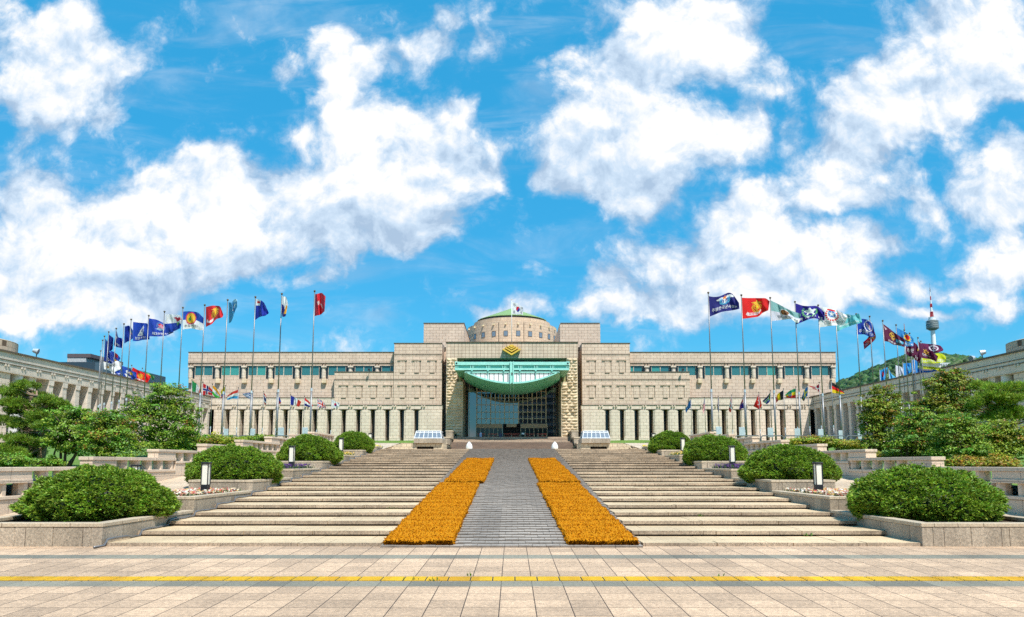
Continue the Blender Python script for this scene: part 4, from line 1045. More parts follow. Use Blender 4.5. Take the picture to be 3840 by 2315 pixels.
for (a, b, q) in ((1790, 1820, 'leftmost'), (1830, 1866, 'second from the left'), (1889, 1948, 'middle'), (1967, 2005, 'second from the right'), (2014, 2050, 'rightmost')):
    xa, xb = xpx(a, 152, 1632), xpx(b, 152, 1632)
    t = thing('barrier', ((xa+xb)/2, 152, FL), 'low red barrier before the museum doors, %s of the row' % q, 'barrier', 'red barriers at the entrance')
    m = MB(); m.box(xa, xb, 151.95, 152.05, FL+.72, FL+.9); m.box(xa, xb, 151.97, 152.03, FL+.3, FL+.4); m.build('rail', RED, t)
    for x in (xa+.06, (xa+xb)/2, xb-.06):
        m = MB(); m.tube((x, 152, FL), (x, 152, FL+.95), .04, n=8); m.build('post', BRASS, t)
for (px, w, h, col, nm, lab, cat) in ((1802.5, .24, 1.1, (.45, .52, .75, 1), 'banner_stand', 'slim pale blue banner stand before the left doors', 'banner'), (1961, .3, .35, (.8, .85, .9, 1), 'notice_stand', 'small white notice on a stand before the right doors', 'sign'), (1877, .42, .95, (.03, .04, .09, 1), 'ticket_kiosk', 'dark blue kiosk beside the central doorway', 'kiosk')):
    x = xpx(px, 151, 1632); t = thing(nm, (x, 151, FL), lab, cat)
    m = MB()
    if nm == 'notice_stand':
        m.tube((x, 151, FL), (x, 151, FL+.7), .03); m.box(x-.2, x+.2, 150.8, 151.2, FL, FL+.03); m.build('post', BLACKM, t); m = MB(); m.box(x-w, x+w, 150.95, 150.99, FL+.68, FL+.68+h); m.build('panel', WHITEM, t)
    else:
        m.box(x-w, x+w, 150.95, 151.1, FL+.06, FL+h, ); m.build('panel', plain(nm+'_paint', col, .5), t, bevel=.03); m = MB(); m.box(x-w-.1, x+w+.1, 150.8, 151.25, FL, FL+.058); m.build('base', BLACKM, t)

# ------------------------------------------------------------------ light wells with glazed lids, relief walls
for sg in (-1, 1):
    side = 'left' if sg < 0 else 'right'; Y = 118.0
    x0, x1 = xpx(1502, Y, 1675), xpx(1662, Y, 1675); y_ = lambda py: zpx(py, Y)
    mir = (lambda a, b: (a, b)) if sg < 0 else (lambda a, b: (-b, -a))
    t = thing('light_well', (sg*14, Y, 3.7), 'pale block-work light well with a slanted glazed lid, %s of the entrance stairs' % side, 'light well', 'glazed light wells')
    a, b = mir(x0, x1); oa, ob = mir(xpx(1563, Y, 1682), xpx(1626, Y, 1682)); zt = y_(1662); zo = y_(1675)
    BLK = PALE_BLK if 'PALE_BLK' in globals() else stone('cream_block_work', (.62,.50,.34,1), (.52,.42,.29,1), (.2,.13,.08,1), .8, .55, msize=.03, mottle=.15); PALE_BLK = BLK
    m = MB(); m.box(a, oa, Y, Y+6, 3.3, zt); m.box(ob, b, Y, Y+6, 3.3, zt); m.box(oa+.002, ob-.002, Y+.003, Y+6, zo, zt-.003); m.build('block_wall', BLK, t)
    m = MB(); m.box(oa, ob, Y+.9, Y+1.1, 3.3, zo); m.build('opening', DARKGAP, t)
    ua, ub = mir(xpx(1553, Y, 1653), xpx(1660, Y, 1653)); m = MB(); m.box(ua, ub, Y-.5, Y+5.5, zt+.003, y_(1645.5)); m.build('parapet', GRANITE, t)
    ga, gb = mir(xpx(1554, Y, 1630), xpx(1656, Y, 1630)); zb_, zt_ = y_(1645.3), y_(1617)
    m = MB(); m.hexa([(ga, Y-.2, zb_), (gb, Y-.2, zb_), (gb, Y+5, zb_), (ga, Y+5, zb_)], [(ga+.25, Y+.55, zt_), (gb-.25, Y+.55, zt_), (gb-.25, Y+4.4, zt_), (ga+.25, Y+4.4, zt_)]); g_ = m.build('glazed_lid', GREYGLASS, t)
    m = MB(); n = 6
    P0 = lambda u, v: Vector((ga+.25*v+(gb-ga-.5*v)*u, Y-.2+.75*v-.02, zb_+(zt_-zb_)*v))
    for i in range(n+1): m.tube(P0(i/n, 0), P0(i/n, 1), .075 if i % 2 == 0 else .05, n=6)
    for v in (.06, .80, 1.0): m.tube(P0(0, v), P0(1, v), .08, n=6)
    for u, xx, d in ((0, ga, 1), (1, gb, -1)):
        for v in (0.02, 1): m.tube(P0(u, v), Vector((xx+d*.25*v, Y+5-.6*v, zb_+(zt_-zb_)*v)), .08, n=6)
        m.tube(P0(u, 1), Vector((xx, Y+5, zb_)), .07, n=6)
    m.build('frame', WHITEM, g_)
    # relief wall
    pa, pb = mir(xpx(1415, Y, 1680), x0-.02)
    t = thing('relief_wall', ((pa+pb)/2, Y, 3.7), 'cream stone wall with carved figures, beside the %s light well' % side, 'wall')
    m = MB(); lo, hi = y_(1686), y_(1664)
    oz = (lo, hi) if sg < 0 else (hi, lo)
    m.prism_y([(pa, 3.3), (pb, 3.3), (pb, oz[1]), (pa, oz[0])], Y+.05, Y+1.0); m.build('wall', BLK, t)
    r = random.Random(5); m = MB()
    for i in range(14):
        u = r.uniform(.3, .95); xq = x0-.5-u*(xpx(1502, Y)-xpx(1440, Y))*.95
        xq = xq if sg < 0 else -xq; zq = r.uniform(3.9, 4.6)
        pts = [(xq+r.uniform(-.7, .7)*k/3, Y-.05-.1*r.random(), zq+.28*k/3*r.uniform(-.3, 1.2)) for k in range(4)]
        m.poly_tube(pts, [.05, .12, .11, .04], 7)
    m.build('carved_relief', STONE_ROUGH, t, smooth=True)

# ================================================================== GALLERY WINGS
GX = 65.3; GT = 16.1; GS = 13.4
for sg in (-1, 1):
    side = 'left' if sg < 0 else 'right'
    t = thing('colonnade_gallery', (sg*GX, 115, 5), 'long low grey granite colonnade gallery reaching from the museum along the %s side' % side, 'gallery')
    ya, yb = 74.0, 153.8
    m = MB(); m.box(sg*GX, sg*84, ya, yb, GS, GT-.15); m.build('roof_beam', STONE_GAL, t)
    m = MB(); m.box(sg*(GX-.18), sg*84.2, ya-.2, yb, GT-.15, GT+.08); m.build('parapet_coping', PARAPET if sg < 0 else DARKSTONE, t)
    m = MB(); m.box(sg*(GX-.08), sg*(GX-.003), ya, yb, 14.95, 15.03); m.box(sg*(GX-.10), sg*(GX-.003), ya, yb, 14.45, 14.52)
    m.build('string_course', DARKSTONE, t)
    yc = 99.3
    for k in range(-7, 18):
        for d in (-.38, .18):
            m = MB(); m.box(sg*(GX-.16), sg*(GX-.005), yc+3.07*k+d, yc+3.07*k+d+.26, 14.16, 14.44); m.build('dentil', STONE_GAL, t)
    for k in range(18):
        y = yc+3.07*k; zb = 5.0
        m = MB(); m.box(sg*(GX+.1), sg*(GX+1.7), y-.48, y+.48, zb, GS-.003)
        m.hexa([(sg*(GX-.0), y-.48, GS-.75), (sg*(GX+1.7), y-.48, GS-.75), (sg*(GX+1.7), y+.48, GS-.75), (sg*(GX-.0), y+.48, GS-.75)][::sg], [(sg*(GX+.02), y-.55, GS-.003), (sg*(GX+1.7), y-.55, GS-.003), (sg*(GX+1.7), y+.55, GS-.003), (sg*(GX+.02), y+.55, GS-.003)][::sg])
        m.build('column', STONE_GAL, t)
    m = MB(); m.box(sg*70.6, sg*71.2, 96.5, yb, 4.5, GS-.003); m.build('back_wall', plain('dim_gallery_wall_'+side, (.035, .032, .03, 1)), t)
    # end pavilion
    m = MB(); m.box(sg*(GX+.25), sg*83, ya+.2, 91.3, 3.5, GS-.003); m.build('pavilion_wall', STONE_LOW, t)
    m = MB(); m.lathe([(.72, 0), (.72, 9.2)], sg*(GX+.9), 93.4, 4.2, 20); m.build('round_column', plain('white_column_'+side, (.6, .6, .58, 1)), t, smooth=True)
    m = MB(); m.box(sg*(GX+.3), sg*(GX+1.5), 95.0, 96.4, 4.2, GS-.003); m.build('pavilion_pier', STONE_GAL, t)
    m = MB(); m.box(sg*71.5, sg*72, 91.3, 96.4, 4.2, GS-.003); m.build('pavilion_rear_wall', STONE_LOW, t)
    m = MB(); m.lathe([(6.6, 0), (6.6, 2.3), (6.3, 2.4), (0, 2.5)], sg*74.3, 93.3, GT-.3, 48); m.build('rooftop_rotunda', STONE_DRUM, t)
    m = MB(); m.box(sg*(GX-1.2), sg*72, ya, yb, 3.5, 5.0+.02); m.build('plinth', STONE_LOW, t)
def floodlight(x, y, z, lab, ang):
    t = thing('floodlight', (x, y, z), lab, 'floodlight', 'roof floodlights')
    m = MB(); m.tube((x, y, z), (x, y, z+.75), .06, n=8); m.build('post', BLACKM, t)
    d = Vector((cos(ang), sin(ang), -.25)).normalized(); c = Vector((x, y, z+.95))
    m = MB(); m.tube(c-d*.45, c+d*.2, .25, .42, 14); m.build('lamp_head', GALV, t)
    m = MB(); m.tube(c+d*.2, c+d*.22, .38, .38, 14); m.build('lens', GREYGLASS, t)
p = at(140, 1325, 97.5); floodlight(-GX-.6, 96.5, GT+.08, 'round floodlight on the left gallery roof', .3)
floodlight(GX+.6, 97.6, GT+.08, 'taller floodlight on the right gallery roof', pi-.5)
floodlight(GX+.6, 99.9, GT+.08-.45, 'low floodlight on the right gallery roof nearer the flags', pi+.3)

# ================================================================== FAR BUILDINGS, HILL, TOWER
t = thing('office_block', (-150, 235, 10), 'dark blue flat office block with a pale rooftop plant room behind the left gallery', 'building')
Yq = 235
m = MB(); rect(m, 208, 1358, 352, 1480, Yq, 40, zb=0); m.build('wall', BLUEROOF, t)
m = MB(); rect(m, 352.1, 1360, 400, 1480, Yq+.1, 40, zb=0); m.build('side_wall', plain('paler_blue_cladding', (.05, .09, .12, 1), .6), t)
m = MB(); rect(m, 252, 1341, 322, 1359, Yq+6, 20); p_ = m.build('plant_room', plain('grey_white_brick', (.42, .42, .42, 1), .8, 0, .3, 3), t)
m = MB(); rect(m, 252, 1327, 340, 1340.8, Yq+5.8, 20.4); m.build('louvre_screen', plain('brown_louvres', (.10, .075, .08, 1), .7, 0, .3, 5), t)
# hill
HX = [(2950, 1560), (3040, 1500), (3130, 1462), (3200, 1425), (3260, 1396), (3310, 1374), (3350, 1357), (3390, 1347), (3440, 1345), (3500, 1352), (3560, 1358), (3620, 1367), (3700, 1385), (3800, 1400), (3950, 1420), (4200, 1480)]
HY = 1600.0
prof = [(at(px, py, HY).x, at(px, py, HY).z) for px, py in HX]
nr = np.random.RandomState(4); V = []; Fc = []; nx, ny = 90, 26
for j in range(ny+1):
    v = j/ny; y = 900+(2300-900)*v
    k = sin(pi*min(1, v/.5)/2)**1.2 if v < .5 else cos((v-.5)*pi)**.9 if v < .99 else 0
    for i in range(nx+1):
        x = prof[0][0]-60+(prof[-1][0]-prof[0][0]+200)*i/nx
        z = np.interp(x, [a for a, b in prof], [b for a, b in prof]); z = max(0, z)*(.02+.98*k) if v != .5 else z
        V.append((x*(.75+.25*v/.5 if v < .5 else 1), y, z-6+nr.uniform(-3, 3)))
for j in range(ny):
    for i in range(nx): Fc.append((j*(nx+1)+i, j*(nx+1)+i+1, (j+1)*(nx+1)+i+1, (j+1)*(nx+1)+i))
tag(np_mesh('hill', V, Fc, None, plain('hill_woodland_floor', (.02, .05, .012, 1), .95, 0, .3, .02), smooth=True), kind='structure')
# woodland crowns on the hill, one mass
Va = np.array(V); cr_ = []
sel = [(i, j) for j in range(2, ny//2+2) for i in range(nx)]
P = []
for _ in range(5200):
    i, j = sel[nr.randint(len(sel))]; a, b = nr.uniform(), nr.uniform(); q = lambda ii, jj: Va[jj*(nx+1)+ii]
    P.append(q(i, j)*(1-a)*(1-b)+q(i+1, j)*a*(1-b)+q(i, j+1)*(1-a)*b+q(i+1, j+1)*a*b)
P = np.array(P)
bm = bmesh.new(); bmesh.ops.create_icosphere(bm, subdivisions=1, radius=1); IV = np.array([v.co[:] for v in bm.verts]); IF = np.array([[v.index for v in f.verts] for f in bm.faces]); bm.free()
n = len(P); sc_ = nr.uniform(6, 12, (n, 1, 1))*np.array([1, 1, .85])
VV = (IV[None]*(1+nr.uniform(-.28, .28, (n, len(IV), 1)))*sc_+P[:, None]+np.array([0, 0, 3])).reshape(-1, 3)
FF = (IF[None]+np.arange(n)[:, None, None]*len(IV)).reshape(-1, 3)
cc = np.array([.045, .115, .022])[None]*nr.uniform(.45, 1.5, (n, 1)); cc[:, 0] *= nr.uniform(.7, 1.6, n)
tag(np_mesh('hillside_woodland', VV, FF, np.repeat(cc, len(IF), 0), LEAF), 'dense green woodland covering the hill on the right', 'woodland', kind='stuff')
# observation tower
TY = 1850.0; u = TY/F
tx = at(3497, 1230, TY).x; Z = lambda py: zpx(py, TY, 3497)
t = thing('observation_tower', (tx, TY, 200), 'tall white observation tower with a red and white mast on the wooded hill', 'tower')
m = MB(); m.lathe([(10*u, 190), (8.6*u, Z(1300)), (7.6*u, Z(1240))], tx, TY, 0, 28); m.build('shaft', WHITEP, t, smooth=True)
m = MB(); m.lathe([(7.6*u, Z(1239)), (12*u, Z(1238.9)), (20*u, Z(1233)), (21*u, Z(1228)), (20.6*u, Z(1215)), (19*u, Z(1214)), (18.6*u, Z(1204)), (17*u, Z(1202)), (11*u, Z(1201))], tx, TY, 0, 36)
pod = m.build('pod', plain('grey_pod', (.25, .29, .29, 1), .5), t)
for py in (1233, 1226, 1219, 1213, 1207):
    m = MB(); m.lathe([(21.2*u, Z(py)), (21.6*u, Z(py)), (21.6*u, Z(py-1.6)), (21.2*u, Z(py-1.6))], tx, TY, 0, 36); m.build('pod_band', plain('dark_pod_band', (.09, .11, .115, 1), .4), pod)
m = MB(); m.lathe([(13*u, Z(1201)), (13*u, Z(1195)), (10*u, Z(1194.8)), (11.5*u, Z(1190)), (0, Z(1189.8))], tx, TY, 0, 24); m.build('crown_deck', WHITEP, t)
REDP = plain('mast_red', (.48, .03, .04, 1), .5); 
secs = [(1190, 1170, 6.6, 5.2, 1), (1170, 1153, 4.8, 4.2, 0), (1153, 1140, 4.2, 3.6, 1), (1140, 1126, 3.2, 2.6, 0), (1126, 1112, 2.6, 2.2, 1), (1112, 1095, 2.0, 1.6, 0), (1095, 1082, 1.6, 1.2, 2), (1082, 1063, .6, .3, 2)]
for (a, b, ra, rb, c) in secs:
    m = MB()
    if c == 1 and a > 1150:
        for w in range(4):
            an = w*pi/2+.4; an2 = an+pi/2; pA = Vector((tx+ra*u*cos(an), TY+ra*u*sin(an), Z(a))); pB = Vector((tx+rb*u*cos(an), TY+rb*u*sin(an), Z(b))); pC = Vector((tx+rb*u*cos(an2), TY+rb*u*sin(an2), Z(b))); pD = Vector((tx+ra*u*cos(an2), TY+ra*u*sin(an2), Z(a)))
            m.tube(pA, pB, 1.1*u, n=5); m.tube(pA, pC, .7*u, n=5); m.tube(pD, pB, .7*u, n=5); m.tube(pB, pC, .7*u, n=5)
        m.tube((tx, TY, Z(a)), (tx, TY, Z(b)), 2.2*u, n=8)
    else: m.lathe([(ra*.8*u, Z(a)), (rb*.8*u, Z(b)), (0, Z(b)+.1)], tx, TY, 0, 10)
    m.build('mast_section', [WHITEP, REDP, PARAPET][c], t)
# lattice mast on the hill crest
MY = 1560.0; u = MY/F; mx = at(3398, 1340, MY).x; Z = lambda py: zpx(py, MY, 3398)
t = thing('lattice_mast', (mx, MY, Z(1365)), 'slim red and white lattice transmission mast on the hill behind the maroon flags', 'mast')
for (a, b, ra, rb, c) in ((1365, 1340, 9, 7.5, 0), (1340, 1300, 7.5, 4.5, 1), (1300, 1262, 4.5, 2.4, 0), (1262, 1238, 2.4, 1.4, 1), (1238, 1214, .8, .4, 0)):
    m = MB()
    for w in range(4):
        an = w*pi/2+.5; an2 = an+pi/2
        for k in range(3):
            r0 = ra+(rb-ra)*k/3; r1 = ra+(rb-ra)*(k+1)/3; za = Z(a+(b-a)*k/3); zb = Z(a+(b-a)*(k+1)/3)
            q = lambda r_, an_, z_: Vector((mx+r_*u*cos(an_), MY+r_*u*sin(an_), z_))
            m.tube(q(r0, an, za), q(r1, an, zb), .55*u, n=4); m.tube(q(r0, an, za), q(r1, an2, zb), .35*u, n=4)
    m.build('lattice_section', [plain('mast_orange', (.5, .14, .04, 1)), WHITEP][c] if c == 0 else WHITEP, t)
# apartments on the hill shoulder
AY = 1300.0
t = thing('apartment_block', (at(3550, 1390, AY).x, AY, 150), 'white apartment block with balconies on the hill shoulder behind the right gallery', 'building')
m = MB(); rect(m, 3528, 1361, 3566, 1420, AY, 30); m.build('wall', WHITEP, t)
for py in (1364, 1369, 1374, 1379, 1384):
    m = MB()
    for k in range(6): rect(m, 3530+6*k, py, 3534+6*k, py+3, AY-.3, .28)
    m.build('balcony_row_shade', plain('balcony_shade', (.06, .07, .09, 1)), t)

# street behind the viewer, mirrored in the entrance glass
t = thing('office_tower', (15, -72, -1), 'tall dark office tower across the street, mirrored in the entrance glass', 'building')
m = MB(); m.box(4, 26, -95, -72, -1.5, 58); m.build('wall', plain('dark_tower_cladding', (.05, .055, .065, 1), .5), t)
for k in range(14):
    m = MB(); m.box(3.7, 26.3, -71.96, -71.6, 3+3.9*k, 4.5+3.9*k); m.build('floor_band', plain('pale_floor_band', (.22, .24, .27, 1), .6), t)
r = np.random.RandomState(31); n = 420
P = np.stack([r.uniform(-75, 75, n), r.uniform(-62, -50, n), r.uniform(2, 15, n)], 1); P[:, 2] *= .75+.35*np.sin(P[:, 0]*.13)
sc_ = r.uniform(1.2, 2.6, (n, 1, 1)); VV = (IV[None]*(1+r.uniform(-.3, .3, (n, len(IV), 1)))*sc_+P[:, None]).reshape(-1, 3); FF = (IF[None]+np.arange(n)[:, None, None]*len(IV)).reshape(-1, 3)
tag(np_mesh('street_tree_belt', VV, FF, np.repeat(np.array([.05, .11, .02])*r.uniform(.5, 1.4, (n, 1)), len(IF), 0), LEAF), 'belt of street trees opposite the museum, mirrored in the entrance glass', 'trees', kind='stuff')

# ================================================================== FLAGS AND POLES
NAVY = (.008, .010, .16); BLUE = (.006, .045, .38); ROYAL = (.006, .025, .33); SKYB = (.05, .36, .72); TEALF = (.14, .50, .54); PALET = (.22, .42, .42)
REDF = (.72, .008, .008); CRIM = (.33, .006, .035); MAROON = (.12, .008, .05); WH = (.80, .80, .80); WHV = (.62, .60, .70); BLK = (.01, .01, .012); GLD = (.75, .42, .03); YEL = (.80, .58, .01); LIME = (.62, .68, .01)
GRN = (.01, .25, .06); ORG = (.80, .35, .01); PUR = (.02, .01, .25); LGRN = (.16, .50, .16); BRN = (.28, .10, .03); LB = (.10, .45, .70); PINKW = (.75, .5, .55)
def curve(pts, n=None):
    P = np.array(pts, dtype=float); d = np.r_[0, np.cumsum(np.hypot(*np.diff(P, axis=0).T))]; d /= d[-1]
    def f(s):
        s = np.clip(s, 0, 1)
        # smoothed piecewise-linear
        a = np.stack([np.interp(s, d, P[:, k]) for k in (0, 1)], -1); h = .07
        b = np.stack([np.interp(np.clip(s-h, 0, 1), d, P[:, k]) for k in (0, 1)], -1); c = np.stack([np.interp(np.clip(s+h, 0, 1), d, P[:, k]) for k in (0, 1)], -1)
        w = np.minimum(1, np.minimum(s, 1-s)/h)[..., None]
        return a*(1-w*.6)+(b+c)*.5*w*.6
    return f
def inpoly(poly, s, t):
    r = np.zeros(s.shape, bool); n = len(poly)
    for i in range(n):
        (x0, y0), (x1, y1) = poly[i], poly[(i+1) % n]
        c = ((y0 > t) != (y1 > t)); r ^= c & (s < (x1-x0)*(t-y0)/((y1-y0) if y1 != y0 else 1e-9)+x0)
    return r
AS = 1.5
def star(cx, cy_, r, n=5, k=.42, rot=0.0):
    return [(cx+(r if i % 2 == 0 else r*k)*sin(pi*i/n+rot)/AS, cy_+(r if i % 2 == 0 else r*k)*cos(pi*i/n+rot)) for i in range(2*n)]
def paint(base, shapes, s, t):
    col = np.empty(s.shape+(3,)); col[:] = base
    for sh in shapes:
        k = sh[0]
        if k == 'r': msk = (s >= sh[1]) & (s < sh[2]) & (t >= sh[3]) & (t < sh[4])
        elif k == 'd': msk = ((s-sh[1])*AS)**2+(t-sh[2])**2 < sh[3]**2
        elif k == 'o': q = ((s-sh[1])*AS)**2+(t-sh[2])**2; msk = (q < sh[3]**2) & (q > sh[4]**2)
        elif k == 'w':   # wreath: lower arc ring
            dx = (s-sh[1])*AS; dy = t-sh[2]; q = dx**2+dy**2; msk = (q < sh[3]**2) & (q > sh[4]**2) & (dy < abs(dx)*.9) & (np.sin(np.arctan2(dy, dx)*16) > -.55)
        elif k == 'p': msk = inpoly(sh[1], s, t)
        elif k == 'x':   # diagonal band through the rectangle s0,s1,t0,t1, half width
            s0, s1, t0, t1, w = sh[1:6]; a = (s-s0)/(s1-s0); b = (t-t0)/(t1-t0); msk = ((abs(a-b) < w) | (abs(a+b-1) < w)) & (a >= 0) & (a <= 1) & (b >= 0) & (b <= 1)
        col[msk] = sh[-1]
    return col
def text_mesh(s):
    c = bpy.data.curves.new('t', 'FONT'); c.body = s; c.resolution_u = 2; o = bpy.data.objects.new('t', c); COL.objects.link(o)
    dg = bpy.context.evaluated_depsgraph_get(); me = bpy.data.meshes.new_from_object(o.evaluated_get(dg))
    v = np.array([q.co[:2] for q in me.vertices]); f = [tuple(p.vertices) for p in me.polygons]
    bpy.data.objects.remove(o); bpy.data.meshes.remove(me); bpy.data.curves.remove(c)
    return v, f
INKS = {}
def ink(col):
    if col not in INKS: INKS[col] = plain('flag_ink_%d' % len(INKS), col+(1,), .8, 0, 0)
    return INKS[col]
fl_seed = [0]
def flag(Y, top, bot, base, shapes, label, aspect=1.5, dsign=1, waves=1.3, amp=.16, texts=(), grid=(54, 36), group=None, name='flag'):
    fl_seed[0] += 1; sd = fl_seed[0]*1.7
    ft, fb = curve(top), curve(bot)
    wpx = (abs(top[-1][0]-top[0][0])+abs(bot[-1][0]-bot[0][0])+abs(top[len(top)//2][0]-top[0][0]))/2.5; hpx = np.hypot(bot[0][0]-top[0][0], bot[0][1]-top[0][1])
    Hm = hpx*Y/F; vis = wpx*Y/F; Dp = sqrt(max(0.0, (aspect*Hm)**2-vis**2))*.9*dsign
    A = amp*Hm
    def S(s, t, off=0.0):
        s = np.asarray(s, float); t = np.asarray(t, float)
        p = ft(s)*t[..., None]+fb(s)*(1-t)[..., None]
        ph = 2*pi*(waves*s+.22*t)+sd
        env = np.minimum(1, s*2.2)
        dep = Dp*s+A*env*np.sin(ph)+.35*A*env*np.sin(2.3*ph+t*3+sd)+.12*A*np.sin(9*t+5*s+sd)*env
        p = p+np.stack([0*s, env*hpx*.018*np.sin(ph*1.2+1)*(t-.5)], -1)
        Yq = Y+dep+off
        a = (p[..., 0]-CX)/F; b = (CY-p[..., 1])/F; ry = cos(TH)-b*sin(TH); rz = sin(TH)+b*cos(TH); k = Yq/ry
        return np.stack([a*k, Yq, rz*k+EYE], -1)
    nx, ny = grid
    ss, tt = np.meshgrid(np.linspace(0, 1, nx+1), np.linspace(0, 1, ny+1), indexing='ij')
    V = S(ss, tt).reshape(-1, 3); i, j = np.meshgrid(np.arange(nx), np.arange(ny), indexing='ij')
    a = i*(ny+1)+j; Fc = np.stack([a, a+ny+1, a+ny+2, a+1], -1).reshape(-1, 4)
    cs, ct = (i+.5)/nx, (j+.5)/ny
    col = paint(base, shapes, cs, ct).reshape(-1, 3)
    anchor = V[ny//2]
    t_ = thing(name, tuple(float(q) for q in anchor), label, 'flag', group)
    np_mesh('cloth', V, Fc, col, CLOTH, t_, smooth=True)
    flip = top[-1][0] < top[0][0]
    for (txt, s0, s1, t0, t1, c) in texts:
        v, f = text_mesh(txt)
        if len(v) == 0: continue
        lo, hi = v.min(0), v.max(0); w = (v-lo)/(hi-lo)
        if flip: w[:, 0] = 1-w[:, 0]
        PV = S(s0+(s1-s0)*w[:, 0], t0+(t1-t0)*w[:, 1], -.03)
        m = MB(); m.add([tuple(p) for p in PV], f); m.build('lettering', ink(c), t_)
    return t_
def pole(x, Y, ztop_, label, group, r=(.095, .06), sleeve=.36, panel=None):
    zb = (side_z(x, Y) if abs(x) > (inn(Y) if Y < 118.6 else 15.9) else up(Y))-.05
    t = thing('flagpole', (x, Y, zb), label, 'flagpole', group)
    zm = zb+(ztop_-zb)*sleeve
    m = MB(); m.tube((x, Y, zb), (x, Y, zm), r[0], r[0]*.95, 10); m.build('lower_shaft', STEEL, t, smooth=True)
    m = MB(); m.tube((x, Y, zm-.01), (x, Y, ztop_-.12), r[1], r[1]*.8, 10); m.build('upper_shaft', STEEL, t, smooth=True)
    m = MB(); m.tube((x, Y, zm-.14), (x, Y, zm+.14), r[0]*1.15, r[0]*1.0, 10); m.build('collar', GALV, t)
    q = r[1]*1.9; m = MB(); m.lathe([(0, 0), (q*.5, .01), (q, q), (q*.8, q*1.7), (0, q*2)], x, Y, ztop_-.13, 12); m.build('finial', PARAPET, t, smooth=True)
    m = MB(); m.tube((x, Y, zb), (x, Y, zb+.12), r[0]*2.2, r[0]*1.9, 12); m.build('base_collar', STEEL, t)
    if panel:
        d, w, h, zc = panel
        m = MB(); m.box(x+d-w/2, x+d+w/2, Y-.16, Y-.12, zc-h/2, zc+h/2); p_ = m.build('notice_panel', GALV, t, bevel=.015)
        m = MB(); m.box(x-.12, x+d, Y-.12, Y-.07, zc-.05, zc+.05); m.build('bracket', STEEL, p_)
    return t
ZT = 18.6; bigY = lambda py: (ZT-1.7)*F/(1738-py)
ZN = 12.6; natY = lambda py: (ZN-1.7)*F/(1738-py)
def big(px, py, desc, top, bot, base, shapes, panel=None, fd=None, **k):
    Y = bigY(py); x = at(px, py, Y).x
    pole(x, Y, at(px, py, Y).z, 'tall pole of the '+desc, 'tall steel flagpoles', panel=panel)
    if top: flag(Y-.02, top, bot, base, shapes, (fd or desc), group='military unit flags on tall poles', **k)
G2 = 'military unit flags on tall poles'
def pan(pxa, pxb, pya, pyb, px, py):
    Y = bigY(py); a, b = at(pxa, (pya+pyb)/2, Y), at(pxb, (pya+pyb)/2, Y); x = at(px, py, Y).x
    return ((a.x+b.x)/2-x, abs(b.x-a.x), abs(at(pxa, pya, Y).z-at(pxa, pyb, Y).z), (at(pxa, pya, Y).z+at(pxa, pyb, Y).z)/2)
wing_emb = [('p', [(.22, .80), (.36, .88), (.47, .82), (.58, .90), (.80, .99), (.72, .84), (.60, .74), (.48, .70), (.34, .70), (.24, .72)], WH), ('w', .48, .66, .26, .17, LB), ('w', .48, .68, .17, .11, (.05, .2, .5)), ('r', .46, .50, .46, .72, WH), ('w', .48, .60, .12, .08, WH), ('p', star(.47, .80, .13), (.75, .2, .02))]
anchor_emb = lambda cx, cy_, k=1.0: [('p', [(cx-.19*k, cy_+.21*k), (cx-.05*k, cy_+.27*k), (cx, cy_+.22*k), (cx+.06*k, cy_+.27*k), (cx+.2*k, cy_+.2*k), (cx+.08*k, cy_+.14*k), (cx-.08*k, cy_+.14*k)], GLD), ('r', cx-.02*k, cx+.025*k, cy_-.27*k, cy_+.34*k, GLD), ('o', cx, cy_, .17*k, .11*k, GLD), ('w', cx, cy_-.04*k, .27*k, .19*k, GLD), ('p', star(cx+.01, cy_+.0, .12*k), YEL)]
# right-hand group
big(2656, 1098, 'navy flag with a winged star crest above white Korean lettering', [(2658, 1111), (2675, 1115), (2698, 1112), (2722, 1101), (2738, 1096), (2754, 1111), (2771, 1135)], [(2662, 1188), (2700, 1172), (2735, 1166), (2773, 1159)], NAVY, wing_emb, texts=[('주월한국군사령부', .08, .92, .16, .36, WH)], panel=pan(2683, 2705, 1601, 1629, 2656, 1098), aspect=1.45, amp=.12)
big(2780, 1107, 'bright red flag with gold eagle and anchor over a white ribbon', [(2780, 1117), (2805, 1118), (2832, 1119), (2872, 1117), (2886, 1131)], [(2784, 1196), (2815, 1193), (2847, 1187), (2855, 1176), (2881, 1165)], REDF, anchor_emb(.52, .55)+[('p', [(.13, .22), (.2, .30), (.26, .24), (.60, .26), (.66, .34), (.7, .26), (.62, .13), (.2, .10)], (.78, .62, .66))], texts=[('해병제2', .24, .6, .14, .24, (.6, .02, .02))], panel=pan(2770, 2792, 1603, 1638, 2780, 1107), amp=.13)
big(2888, 1117, 'pale teal and lilac flag with a brown tiger roundel', [(2889, 1126), (2910, 1137), (2940, 1152), (2975, 1170), (3004, 1178)], [(2893, 1205), (2930, 1200), (2966, 1196), (2982, 1211), (2996, 1211)], WHV, [('r', 0, 1, .5, 1.1, PALET), ('d', .47, .56, .25, WH), ('d', .47, .56, .21, BRN), ('p', star(.48, .55, .17, 7, .5), (.08, .03, .015)), ('d', .45, .58, .07, (.4, .16, .04)), ('r', .72, 1, 0, .42, (.85, .84, .85))], texts=[('맹 호 부 대', .22, .95, .13, .32, BLK)], panel=pan(2877, 2898, 1605, 1640, 2888, 1117), amp=.2)
horse = [(.28, .62), (.33, .72), (.40, .70), (.42, .82), (.47, .90), (.50, .80), (.56, .72), (.63, .80), (.68, .70), (.62, .60), (.60, .48), (.66, .38), (.60, .30), (.54, .44), (.46, .46), (.40, .34), (.36, .36), (.40, .50), (.33, .56)]
